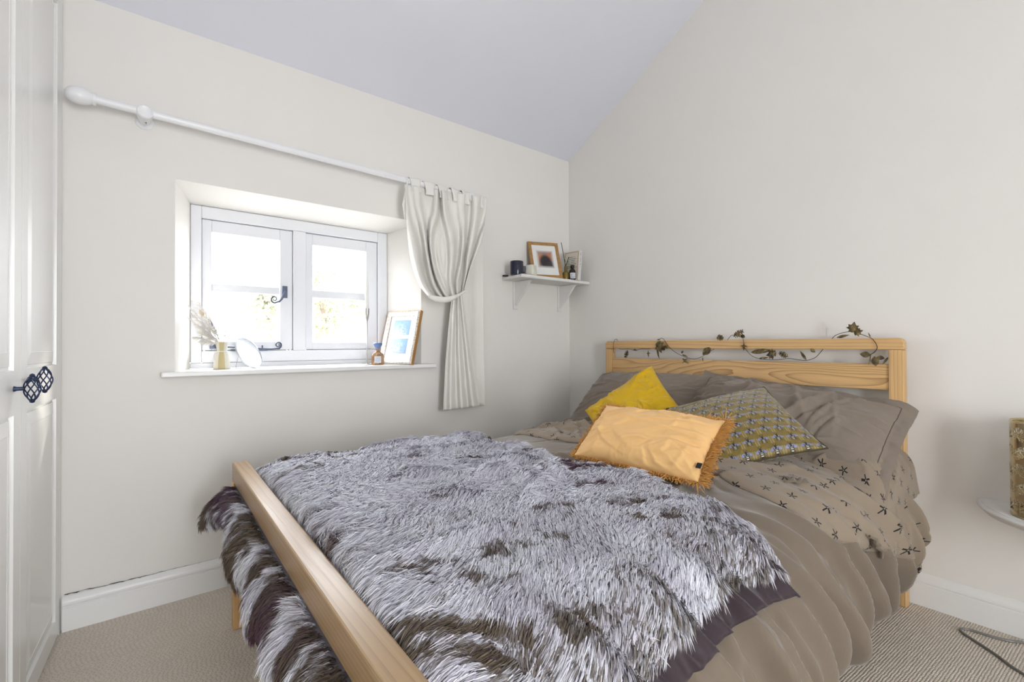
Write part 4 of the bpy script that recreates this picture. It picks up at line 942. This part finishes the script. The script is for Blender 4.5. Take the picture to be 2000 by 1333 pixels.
# apricot lumbar cushion with fringe
kp = 0.465 / 0.45; cP = scale_from_cam((-1.089, -1.406, 0.708), kp); RP = np.array([[0.1257, 0.8017, -0.5844], [-0.9918, 0.088, -0.0926], [-0.0229, 0.5913, 0.8061]])
pe, LPc, _ = make_pillow('cushion', cP, RP, 0.45, 0.262, 0.125, MAT_PEACH, 'apricot velvet oblong cushion with ochre fringe', 'cushion', group='cushions in front of the pillows', wr=0.010, seed=61, pinch=0.045)
rg = random.Random(5); m = MB()
for (x, y, _, U_, V_) in border_pts(0.45, 0.262, 0.045, 150):
    o_ = np.array([U_ if abs(U_) > 0.999 else U_ * 0.12, V_ if abs(V_) > 0.999 else V_ * 0.12, 0]); o_ /= np.linalg.norm(o_)
    ln = (0.026 if U_ > 0.98 else 0.012) * rg.uniform(0.7, 1.2)
    for q in range(3):
        j = np.array([rg.gauss(0, 0.25), rg.gauss(0, 0.25), rg.gauss(0, 0.35)]); d_ = o_ + j
        a0 = np.array([x, y, 0]) + np.array([rg.uniform(-.002, .002) for _ in range(3)]); a1 = a0 + d_ * ln * 0.5 + np.array([0, 0, rg.uniform(-.003, .004)]); a2 = a0 + d_ * ln + np.array([rg.uniform(-.006, .006), rg.uniform(-.006, .006), rg.uniform(-.006, .004)])
        m.tube([LPc(*a0), LPc(*a1), LPc(*a2)], [0.0012, 0.0014, 0.0010], 4, False)
fo = m.build('fringe', MAT_FRINGE, pe); fo['kind'] = 'stuff'
Lt = local_frame(LPc(0.203, -0.083, 0.022), RP); card(pe, 'brand_tag', Lt, 0.005, 0.020, -0.012, 0.008, 0.0, plain('black_tag', (0.012, 0.012, 0.014), 0.6), 0.0012)

# ------------------------------------------------------------------ fur throw
def throw_point(a, q):
    """a: 0 at the foot hem .. 1 at the head edge; q: 0 at the window side .. 1 at the room side"""
    LH = 0.19; LU = 0.09; LB_ = 0.95
    tot = LH + LU + LB_; s = a * tot
    y_hang = -0.405 + (-1.84 + 0.405) * q
    xr = -2.121 + 0.02521 * (y_hang + 0.348)          # outer face of the foot rail
    # hanging part
    hz = np.clip(s / LH, 0, 1)
    flare = sstep(0.10, 0.0, q) * (1 - hz)
    fold = 0.016 * np.sin(q * 34 + 1.2 * np.sin(q * 9)) * (1 - hz)
    xh = xr - 0.046 - 0.012 * np.sin(math.pi * hz) + 0.034 * hz ** 3 - 0.05 * flare + fold; zh = 0.402 + 0.113 * hz + 0.045 * (1 - hz) * np.exp(-((q - 0.13) / 0.07) ** 2) + 0.012 * np.sin(q * 11) * (1 - hz) - 0.01 * flare
    yh = y_hang + 0.03 * flare
    # under the rail
    uz = np.clip((s - LH) / LU, 0, 1); xu = xr - 0.020 + 0.075 * uz; zu = 0.515 - 0.003 * np.sin(math.pi * uz)
    # on the bed
    bz = np.clip((s - LH - LU) / LB_, 0, 1)
    xe = -1.205 - 0.050 * np.sin(math.pi * np.clip(q * 1.15, 0, 1)) - 0.045 * sstep(0.75, 1.0, q) + 0.014 * np.sin(q * 21)
    x0 = xr + 0.056; xb = x0 + (xe - x0) * bz
    sL = arc_of_y(-0.445); sR0 = arc_of_y(-1.87); sR = sR0 + 0.035 * np.sin(xb * 6 + 1) - 0.05 * sstep(0.25, 0.0, bz)
    sb = sL + (sR - sL) * q
    B = duvet_base(xb, sb, False); lift = 0.016 + 0.020 * sstep(0.0, 0.10, bz) * (1 - sstep(0.9, 1.0, np.abs(2 * q - 1)))
    pn = np.stack([np.interp(sb, PT, np.gradient(PW[:, 1], PT)), -np.interp(sb, PT, np.gradient(PW[:, 0], PT))], -1); pn /= np.linalg.norm(pn, axis=-1)[..., None] + 1e-9
    fold = creases(xb, sb, 44, 90, math.radians(20), 0.7, (0.15, 0.5), (0.018, 0.040), 0.017, (-2.0, -1.0, 0.2, PLEN - 0.3)) * sstep(0, 0.10, bz) * (1 - 0.5 * sstep(0.85, 1.0, q))
    off_ = lift + fold + np.maximum(duvet_disp(xb, sb), -0.006) * 0.9
    zb_ = B[..., 2] + off_ * pn[..., 1]; yo = B[..., 1] + off_ * pn[..., 0]
    zb_ = zb_ + (0.512 - zb_) * sstep(0.016, 0.0, bz); yb_ = y_hang + (yo - y_hang) * sstep(0.0, 0.12, bz)
    k1 = (s > LH); k2 = (s > LH + LU)
    x = np.where(k2, xb, np.where(k1, xu, xh)); y = np.where(k2, yb_, np.where(k1, y_hang, yh)); z = np.where(k2, zb_, np.where(k1, zu, zh))
    return np.stack([x, y, z], -1)
NA, NQ = 220, 260; AA, QQ = np.meshgrid(np.linspace(0, 1, NA), np.linspace(0, 1, NQ), indexing='ij')
GT = throw_point(AA, QQ); 
for _ in range(2):
    GT[1:-1] = GT[1:-1] * 0.5 + 0.25 * (GT[:-2] + GT[2:])
NTW = normals(GT); m = MB(); m.grid(GT); orient(m, GT, NTW)
MAT_BACKING = cotton('grey_lilac_backing', (0.30, 0.27, 0.31), 700, 0.8, 0.2); MAT_BINDING = cotton('dark_plum_satin', (0.045, 0.030, 0.036), 700, 0.55, 0.3)
throw = m.build('fur_throw', MAT_BACKING, None, angle=180); thick(throw, 0.006)
tag(throw, 'silver and plum faux fur throw spread over the foot of the bed', 'throw')
# satin binding that shows along the room-side edge
AE, QE = np.meshgrid(np.linspace(0.27, 0.985, 170), np.linspace(0.997, 1.036, 10), indexing='ij'); G = throw_point(AE, QE); NBn = normals(G)
G = G + NBn * (-0.004 + 0.004 * np.sin(AE * 90) * (QE > 1.005))[..., None]; m = MB(); m.grid(G); orient(m, G, NBn); thick(m.build('binding', MAT_BINDING, throw, angle=180), 0.003)
# pile
NSTR = 420000; R_ = np.random.default_rng(7)
def samp(n):
    # area weighted over the throw grid
    e1 = GT[1:, :-1] - GT[:-1, :-1]; e2 = GT[:-1, 1:] - GT[:-1, :-1]; ar = np.linalg.norm(np.cross(e1, e2), axis=-1).ravel(); cdf = np.cumsum(ar); cdf /= cdf[-1]
    k = np.searchsorted(cdf, R_.random(n)); i = k // (NQ - 1); j = k % (NQ - 1); return i + R_.random(n), j + R_.random(n)
fi, fj = samp(NSTR); 
def bil(G, fi, fj):
    i = np.minimum(fi.astype(int), NA - 2); j = np.minimum(fj.astype(int), NQ - 2); a = (fi - i)[:, None]; b = (fj - j)[:, None]
    return (G[i, j] * (1 - a) + G[i + 1, j] * a) * (1 - b) + (G[i, j + 1] * (1 - a) + G[i + 1, j + 1] * a) * b
Pn = bil(GT, fi, fj); Nn = bil(NTW, fi, fj); Nn /= np.linalg.norm(Nn, axis=1)[:, None]
TA = np.gradient(GT, axis=0); TQ = np.gradient(GT, axis=1); Ta = bil(TA, fi, fj); Tq = bil(TQ, fi, fj); Ta /= np.linalg.norm(Ta, axis=1)[:, None] + 1e-9; Tq /= np.linalg.norm(Tq, axis=1)[:, None] + 1e-9
aq = fi / (NA - 1); qq = fj / (NQ - 1); A_m = aq * 1.23; Q_m = qq * 1.5
hang = sstep(0.24, 0.14, aq)
swirl = 1.8 * fbm(A_m * 5, Q_m * 5, 301, 3) + 1.1 * fbm(A_m * 18, Q_m * 18, 305, 2)
th0 = np.radians(200) * (1 - hang) + np.radians(180) * hang; th = th0 + swirl * (1 - 0.5 * hang) + R_.normal(0, 0.22, NSTR) + 0.6 * (1 - hang) * np.sin(Q_m * 2.2)
comb = Ta * np.cos(th)[:, None] + Tq * (0.75 * (1 - hang) + np.sin(th) * 0.7)[:, None]
comb /= np.linalg.norm(comb, axis=1)[:, None]
# tufts: strands of one cell lean to the cell centre
cs = 0.011; ci = np.floor(A_m / cs); cjj = np.floor(Q_m / cs); jx = hsh(ci, cjj, 9); jy = hsh(ci, cjj, 10); da = (ci + 0.2 + 0.6 * jx) * cs - A_m; dq = (cjj + 0.2 + 0.6 * jy) * cs - Q_m
ln = 0.025 * (0.65 + 0.7 * R_.random(NSTR)) * (0.75 + 0.5 * jx); lift = 0.20 + 0.22 * jy + R_.normal(0, 0.06, NSTR)
rail_zone = sstep(0.176, 0.186, aq) * sstep(0.236, 0.226, aq); keep = R_.random(NSTR) > rail_zone; 
tip_clump = (Ta * da[:, None] + Tq * dq[:, None]) * 0.7
m1 = Pn + Nn * (ln * lift * 0.75)[:, None] + comb * (ln * 0.38)[:, None] + tip_clump * 0.4
m2 = Pn + Nn * (ln * lift * 0.85)[:, None] + comb * (ln * 0.95)[:, None] + tip_clump * 0.9
m2[:, 2] -= 0.004 * (1 - hang)
side = np.cross(comb, Nn); side /= np.linalg.norm(side, axis=1)[:, None] + 1e-9; side = side + Nn * R_.normal(0, 0.35, NSTR)[:, None]
wd = (0.00095 * (0.7 + 0.6 * R_.random(NSTR)))[:, None]
V = np.stack([Pn - side * wd, Pn + side * wd, m1 - side * wd * 0.9, m1 + side * wd * 0.9, m2], 1)[keep]
# colour of the pile: silver tips tinted with cool window light, plum and brown bands
def bandf(a, q): return fbm(a * 2.2 + 0.5 * fbm(a * 3, q * 3, 401), q * 7.5, 402, 4)
hb = fbm(Q_m * 24 + 0.5 * fbm(A_m * 8, Q_m * 8, 3), A_m * 2.2, 411, 2) + 0.3 * fbm(A_m * 30, Q_m * 30, 413, 2); tb = fbm(A_m * 3.4 + Q_m * 1.2, Q_m * 13.0 - A_m * 2.0, 421, 4) + 0.55 * fbm(A_m * 26, Q_m * 30, 423, 2) + 0.16 * sstep(0.45, 0.9, aq) * sstep(0.35, 0.7, qq)
dk = np.where(hang > 0.5, sstep(-0.50, 0.18, hb), sstep(0.14, 0.98, tb)) ; edge_b = sstep(0.80, 1.0, qq) * 0.45 * (noise(A_m * 9, Q_m * 9, 431) > 0.35)
dk = np.clip(dk * 0.95 + edge_b * (1 - hang) + 0.05, 0, 1); dth = 0.5 * R_.random(NSTR) + 0.5 * hsh(ci, cjj, 77); dk = np.clip(0.25 * dk + 0.75 * sstep(-0.12, 0.12, dk - 0.08 - 0.84 * dth), 0, 1); warm = sstep(0.35, 0.75, noise(A_m * 4, Q_m * 4, 441) + 0.5 * sstep(0.6, 1.0, qq) + R_.normal(0, 0.15, NSTR))[:, None]
silver = np.array([0.90, 0.90, 0.98]); plum = np.array([0.105, 0.055, 0.085]); brown = np.array([0.15, 0.115, 0.075]); root = np.array([0.19, 0.155, 0.195])
dark = plum * (1 - warm) + brown * warm; mv_ = np.array([0.40, 0.33, 0.42]); hz_ = (0.22 * sstep(0.35, 0.75, noise(A_m * 12, Q_m * 14, 451)))[:, None]; tipc = (silver * (1 - hz_) + mv_ * hz_) * (1 - dk[:, None]) + dark * dk[:, None]; tipc *= (0.82 + 0.36 * R_.random((NSTR, 1)))
midc = (0.88 * tipc + 0.12 * root) * (1 - 0.0) ; rootc = 0.40 * tipc + 0.60 * root
Cc = np.ones((NSTR, 5, 4), np.float32); Cc[:, 0, :3] = rootc; Cc[:, 1, :3] = rootc; Cc[:, 2, :3] = midc; Cc[:, 3, :3] = midc; Cc[:, 4, :3] = np.clip(tipc * 1.1, 0, 0.95); Cc = Cc[keep]
n = len(V); me = bpy.data.meshes.new('fur_pile'); me.vertices.add(n * 5); me.vertices.foreach_set('co', V.reshape(-1).astype(np.float32))
idx = (np.arange(n) * 5)[:, None] + np.array([0, 1, 3, 0, 3, 2, 2, 3, 4])[None, :]
me.loops.add(n * 9); me.loops.foreach_set('vertex_index', idx.ravel().astype(np.int32)); me.polygons.add(n * 3); me.polygons.foreach_set('loop_start', (np.arange(n * 3) * 3).astype(np.int32)); me.polygons.foreach_set('loop_total', np.full(n * 3, 3, np.int32)); me.update(calc_edges=True)
ca_ = me.color_attributes.new('fur', 'FLOAT_COLOR', 'POINT'); ca_.data.foreach_set('color', Cc.reshape(-1))
t = NT('faux_fur', (0.6, 0.6, 0.65), 0.65, 0.15); at = t.node('ShaderNodeAttribute', attribute_name='fur'); t.set('Base Color', at.outputs['Color']); me.materials.append(t.m)
me.shade_smooth(); fp = bpy.data.objects.new('fur_pile', me); COL.objects.link(fp); adopt(fp, throw); fp['kind'] = 'stuff'

# ------------------------------------------------------------------ leaf garland on the headboard
gar = thing('leaf_garland', (-0.1, -1.1, 0.94), 'antique bronze wire garland of leaves wound along the headboard', 'garland')
MAT_WIRE = plain('dark_bronze_wire', (0.05, 0.04, 0.03), 0.4, 0.5, 0.7)
t = NT('antique_bronze_leaf', (0.2, 0.15, 0.07), 0.42, 0.5, 0.65); n_ = t.noise(t.coord(), 60, 3); t.set('Base Color', t.ramp(n_, [(0.35, (0.05, 0.04, 0.03)), (0.6, (0.20, 0.145, 0.06)), (0.8, (0.38, 0.30, 0.14))])); MAT_BRONZE = t.m
XF, XM, XB = -0.094, -0.066, -0.036
wire = [(1199, 690, XF), (1198, 679, XF), (1199, 668, XF), (1203, 663, XM), (1206, 666, XB), (1208, 681, XM), (1228, 682, XM), (1240, 685, XM), (1252, 682, XM), (1264, 682, XM), (1274, 680, XB), (1285, 668, XB), (1291, 661, XM), (1297, 664, XF), (1303, 673, XF), (1312, 683, XF), (1325, 692, XM), (1345, 700, XM), (1358, 701.5, XM), (1371, 697, XM), (1384, 688, XM), (1397, 681, XM), (1410, 674, XB), (1420, 665, XB), (1426, 658, XM), (1431, 655, XM), (1441, 657, XM), (1450, 660, XM), (1452, 667, XF), (1453, 677, XF), (1459, 686, XF), (1468, 695, XM), (1480, 700, XM), (1500, 703, XM), (1520, 703, XM), (1540, 700.5, XM), (1558, 703, XM), (1575, 704.5, XM), (1592, 699, XM), (1602, 689, XM), (1609, 681, XM), (1616, 672, XB), (1625, 662, XB), (1633, 655, XM), (1648, 650, XM), (1664, 648, XM), (1678, 652, XM), (1692, 657, XM), (1703, 662, XF), (1711, 672, XF), (1713, 681, XF), (1707, 689, XF), (1701, 693, XF), (1699, 702, XF)]
wp = np.array([P(u, v, 'x', x) for u, v, x in wire]); tt = np.linspace(0, len(wp) - 1, len(wp) * 5)
def cr(p, t):
    i = int(min(len(p) - 2, math.floor(t))); f = t - i; p0, p1, p2, p3 = p[max(0, i - 1)], p[i], p[i + 1], p[min(len(p) - 1, i + 2)]
    return 0.5 * ((2 * p1) + (-p0 + p2) * f + (2 * p0 - 5 * p1 + 4 * p2 - p3) * f * f + (-p0 + 3 * p1 - 3 * p2 + p3) * f ** 3)
m = MB(); m.tube([cr(wp, q) for q in tt], 0.0013, 6); m.build('wire', MAT_WIRE, gar)
def leaf_outline(kind):
    if kind == 'oval': return [(math.sin(math.pi * t) * 0.32 * (1 if s > 0 else -1), t) for s in (1, -1) for t in (np.linspace(0, 1, 9) if s > 0 else np.linspace(1, 0, 9)[1:-1])]
    if kind == 'lance': return [(math.sin(math.pi * t ** 0.8) * 0.12 * s, t) for s in (1, -1) for t in (np.linspace(0, 1, 9) if s > 0 else np.linspace(1, 0, 9)[1:-1])]
    if kind == 'tri': return [(0.05, 0), (0.10, 0.30), (0.45, 0.42), (0.14, 0.46), (0.10, 0.7), (0, 1.0), (-0.10, 0.7), (-0.14, 0.46), (-0.45, 0.42), (-0.10, 0.30), (-0.05, 0)]
    if kind == 'maple': return [(0.03, 0), (0.30, 0.08), (0.24, 0.22), (0.52, 0.38), (0.34, 0.48), (0.40, 0.70), (0.20, 0.64), (0, 1.0), (-0.20, 0.64), (-0.40, 0.70), (-0.34, 0.48), (-0.52, 0.38), (-0.24, 0.22), (-0.30, 0.08), (-0.03, 0)]
    if kind == 'fern':
        o = [(0.02, 0)]
        for k in range(6): z = 0.10 + k * 0.145; w = 0.30 * (1 - 0.6 * abs(k - 2) / 4); o += [(0.03, z), (w, z + 0.10), (w * 0.85, z + 0.15), (0.03, z + 0.075)]
        o += [(0, 1.0)]; return o + [(-x, z) for x, z in o[::-1][1:]]
def leaf(u, v, ln, ang, kind, x=XF - 0.004, twist=0.0):
    o = P(u, v, 'x', x); sc_ = np.linalg.norm(P(u + 1, v, 'x', x) - o); sc_v = np.linalg.norm(P(u, v + 1, 'x', x) - o); L_ = ln * sc_v; a = math.radians(ang)
    d = np.array([0, -math.sin(a), -math.cos(a)]) if False else np.array([-0.25 * math.cos(3 * a + twist), -math.cos(a), -math.sin(a)])
    d /= np.linalg.norm(d); nrm = np.array([-1.0, 0.35 * math.sin(twist * 3 + u), 0.3]); nrm -= d * (nrm @ d); nrm /= np.linalg.norm(nrm); w = np.cross(nrm, d)
    out = leaf_outline(kind); V_ = [o + d * L_ * q + w * L_ * p + nrm * L_ * (-0.18 * p * p * 2 + 0.06 * math.sin(q * 3)) for p, q in out]
    # fan around the midrib
    k = len(V_); mid = [o + d * L_ * q + nrm * L_ * 0.03 for q in (0.15, 0.4, 0.65, 0.85)]
    m = MB(); vs_ = V_ + mid; fs = []
    for i in range(k):
        j = (i + 1) % k; qa = out[i][1] * 0.5 + out[j][1] * 0.5; mi = min(range(4), key=lambda z: abs((0.15, 0.4, 0.65, 0.85)[z] - qa)); mj = min(range(4), key=lambda z: abs((0.15, 0.4, 0.65, 0.85)[z] - out[j][1])); mi2 = min(range(4), key=lambda z: abs((0.15, 0.4, 0.65, 0.85)[z] - out[i][1]))
        fs.append((i, j, k + mi2)); 
        if mi2 != mj: fs.append((j, k + mj, k + mi2))
    m.add(vs_, fs); thick(m.build('leaf', MAT_BRONZE, gar, smooth=False), 0.0008)
# (pixel of the stalk, length in pixels, heading with 0 = right and 90 = down)
for L_ in ((1226, 684, 17, 100, 'fern'), (1266, 685, 14, 85, 'tri'), (1284, 668, 26, 60, 'maple'), (1288, 684, 19, -20, 'fern'), (1284, 680, 22, 80, 'lance'), (1330, 690, 8, -30, 'oval'), (1332, 693, 12, 20, 'lance'), (1333, 701, 17, 35, 'tri'), (1372, 694, 22, -45, 'oval'), (1372, 698, 9, 90, 'lance'), (1400, 662, 13, -30, 'maple'), (1413, 662, 12, -160, 'maple'), (1432, 658, 26, -25, 'fern'), (1455, 660, 12, -150, 'oval'), (1453, 670, 16, 95, 'tri'), (1466, 689, 42, -6, 'lance'), (1482, 701, 20, -8, 'lance'), (1516, 690, 22, 165, 'maple'), (1540, 698, 22, -155, 'fern'), (1575, 704, 22, -122, 'lance'), (1592, 689, 12, -140, 'oval'), (1634, 660, 24, -12, 'lance'), (1664, 650, 22, -80, 'maple'), (1668, 652, 18, -20, 'maple'), (1700, 659, 10, -110, 'lance'), (1702, 694, 19, 185, 'oval'), (1708, 696, 20, 85, 'oval'), (1712, 698, 14, 10, 'oval'), (1700, 700, 14, 100, 'lance'), (1735, 698, 18, 120, 'lance'), (1290, 663, 10, 170, 'lance'), (1237, 683, 12, 10, 'lance')):
    leaf(*L_, twist=L_[0] * 0.37)

# ------------------------------------------------------------------ half-moon shelf, lamp, cable
TC = (-0.0005, -2.355); TR = 0.296; TZ = 0.457
hm = thing('half_moon_shelf', (0, -2.355, 0.40), 'white half moon wall shelf with moulded edge', 'shelf')
def half_disc(r0s, name, mat):
    m = MB(); n = 48; G = np.zeros((len(r0s), n + 1, 3))
    for i, (r, z) in enumerate(r0s):
        for j in range(n + 1): a = math.pi * j / n; G[i, j] = (TC[0] - r * math.sin(a), TC[1] + r * math.cos(a), z)
    m.grid(G); b = len(r0s)
    m.f.append(tuple((b - 1) * (n + 1) + j for j in range(n + 1))); m.f.append(tuple(j for j in range(n + 1))[::-1])
    o = m.build(name, mat, hm, angle=30); bm = bmesh.new(); bm.from_mesh(o.data); bmesh.ops.recalc_face_normals(bm, faces=bm.faces); bm.to_mesh(o.data); bm.free(); return o
half_disc([(0.272, 0.428), (0.280, 0.428), (0.285, 0.433), (0.286, 0.438), (0.291, 0.440), (0.296, 0.445), (0.296, 0.449), (0.291, 0.4535), (0.286, 0.4545), (0.285, 0.457)], 'top', MAT_CHALK)
m = MB(); m.prism([(0, 0), (0.16, 0), (0.10, -0.05), (0.03, -0.18), (0, -0.2)], (-0.0005, -2.345 - 0.02, 0.427), (-1, 0, 0), (0, 0, 1), (0, 1, 0), 0.02); m.build('bracket', MAT_CHALK, hm, smooth=False)
LC = (-0.135, -2.236); LR = 0.083
lamp = thing('table_lamp', (LC[0], LC[1], TZ), 'brass cylinder lamp pierced with palm leaves on the half moon shelf', 'lamp')
t = NT('antique_brass', (0.40, 0.29, 0.12), 0.22, 0.5, 0.95); n_ = t.noise(t.coord(), 12, 3); t.set('Base Color', t.mix(n_, (0.50, 0.40, 0.22), (0.74, 0.64, 0.44))); MAT_BRASS = t.m
NU, NV = 260, 170; LH_ = 0.308; m = MB(); th_ = np.linspace(0, 2 * math.pi, NU, endpoint=False); zz = np.linspace(0, LH_, NV)
TH, ZZ = np.meshgrid(th_, zz, indexing='ij'); Sx = TH * LR
hole = np.zeros_like(Sx, bool)
for k in range(9):
    for i_ in range(5):
        cs_ = (k + 0.5) * 2 * math.pi * LR / 9 + (0.012 if i_ % 2 else -0.012); cz = 0.035 + i_ * 0.058
        dx = Sx - cs_; dz = ZZ - cz + 0.018; rr = np.hypot(dx, dz); an = np.arctan2(dx, dz); fr_ = np.abs(((an * 7 / math.pi) % 1) - 0.5)
        hole |= (rr > 0.007) & (rr < 0.040 * (1 - 0.25 * np.abs(an) / math.pi)) & (np.abs(an) < 1.75) & (fr_ > 0.13)
rib = np.abs((TH * 9 / (2 * math.pi)) % 1 - 0.0) ; rib = np.minimum(rib, 1 - rib) < 0.055
hole &= ~rib; hole &= (ZZ > 0.014) & (ZZ < LH_ - 0.012)
G = np.stack([LC[0] + LR * np.cos(TH), LC[1] + LR * np.sin(TH), TZ + 0.001 + ZZ], -1); m.add(G.reshape(-1, 3), [(i * NV + j, ((i + 1) % NU) * NV + j, ((i + 1) % NU) * NV + j + 1, i * NV + j + 1) for i in range(NU) for j in range(NV - 1) if not (hole[i, j] and hole[i, j + 1])])
thick(m.build('pierced_shade', MAT_BRASS, lamp, angle=60), 0.0012)
for z in (TZ + 0.006, TZ + LH_ - 0.004):
    m = MB(); m.tube([(LC[0] + LR * math.cos(a), LC[1] + LR * math.sin(a), z) for a in np.linspace(0, 2 * math.pi, 65)], 0.0028, 6, False); m.build('rim', MAT_BRASS, lamp)
m = MB(); m.lathe([(LR * 0.94, 0.002), (LR * 0.94, 0.012), (0.02, 0.014), (0.018, 0.06), (0.0005, 0.06)], (LC[0], LC[1], TZ), None, 32); m.build('base', MAT_BRASS, lamp)
m = MB(); m.lathe([(0.012, 0.06), (0.014, 0.075), (0.028, 0.105), (0.030, 0.125), (0.022, 0.148), (0.0005, 0.156)], (LC[0], LC[1], TZ), None, 20); m.build('bulb', plain('frosted_bulb', (0.85, 0.84, 0.80), 0.3), lamp)
cab = [P(u, v, 'z', 0.005) for u, v in ((2060, 1268), (2000, 1256), (1974, 1253), (1940, 1245), (1905, 1234), (1888, 1229.5), (1878, 1229), (1876, 1232), (1882, 1238), (1900, 1250), (1925, 1266), (1950, 1283), (1975, 1302), (2000, 1318), (2050, 1350))]
cab = np.array(cab); m = MB(); m.tube([cr(cab, q) for q in np.linspace(0, len(cab) - 1, 80)], 0.0042, 8); tag(m.build('power_cable', plain('grey_cable', (0.20, 0.19, 0.175), 0.35, 0.5)), 'grey power cable looped on the carpet below the lamp shelf', 'cable')

# ------------------------------------------------------------------ outside the window
m = MB(); m.box((-40, 0.8, -2.9), (40, 80, -2.8)); tag(m.build('ground', plain('neutral_ground', (0.36, 0.355, 0.34), 0.9), smooth=False), 'unseen neutral grey ground below the window', 'yard', kind='structure')  # unseen ground, grey chosen to keep its bounced light neutral
MAT_BARK = plain('tree_bark', (0.20, 0.16, 0.12), 0.9)
t = NT('spring_leaf', (0.22, 0.30, 0.08), 0.6, 0.3); oi = t.noise(t.coord(), 3, 2); t.set('Base Color', t.mix(oi, (0.17, 0.19, 0.10), (0.30, 0.33, 0.20))); MAT_LEAF = t.m
def tree(x, y, z, rx, rz, n, seed, label):
    tr = thing('tree', (x, y, -2.8), label, 'tree', 'trees outside the window'); rg = np.random.default_rng(seed); m = MB()
    m.tube([(x, y, -2.8), (x + 0.05, y, -1), (x - 0.03, y, z)], [0.13, 0.10, 0.04], 10)
    for k in range(9):
        a = k * 2.4; e = np.array([x + rx * 0.75 * math.cos(a), y + rx * 0.75 * math.sin(a), z + rz * (0.2 + 0.6 * rg.random())]); m.tube([(x, y, z - rz * 0.6 + 0.1 * k), (np.array([x, y, z]) + e) / 2, e], [0.035, 0.022, 0.008], 6)
    m.build('trunk', MAT_BARK, tr)
    cl = rg.normal(0, 1, (46, 3)); cl /= np.linalg.norm(cl, axis=1)[:, None]; cl *= (rg.random((46, 1)) ** 0.4) * np.array([rx, rx, rz])
    p = cl[rg.integers(0, 46, n)] + rg.normal(0, 0.16, (n, 3)) + np.array([x, y, z]); a = rg.normal(0, 1, (n, 3)); a /= np.linalg.norm(a, axis=1)[:, None]; b = np.cross(a, rg.normal(0, 1, (n, 3))); b /= np.linalg.norm(b, axis=1)[:, None]; s = (0.03 + 0.03 * rg.random((n, 1)))
    V = np.stack([p - a * s * 1.6, p + b * s * 0.8, p + a * s * 1.6, p - b * s * 0.8], 1).reshape(-1, 3); m = MB(); m.add(V, [(4 * i, 4 * i + 1, 4 * i + 2, 4 * i + 3) for i in range(n)])
    f = m.build('foliage', MAT_LEAF, tr, smooth=False); f['kind'] = 'stuff'
tree(1.75, 11.2, 2.4, 1.15, 1.2, 2600, 1, 'pale leafy tree seen through the fixed window light')
tree(-0.12, 9.0, 1.95, 0.32, 0.62, 800, 2, 'small leafy tree seen through the opening casement')
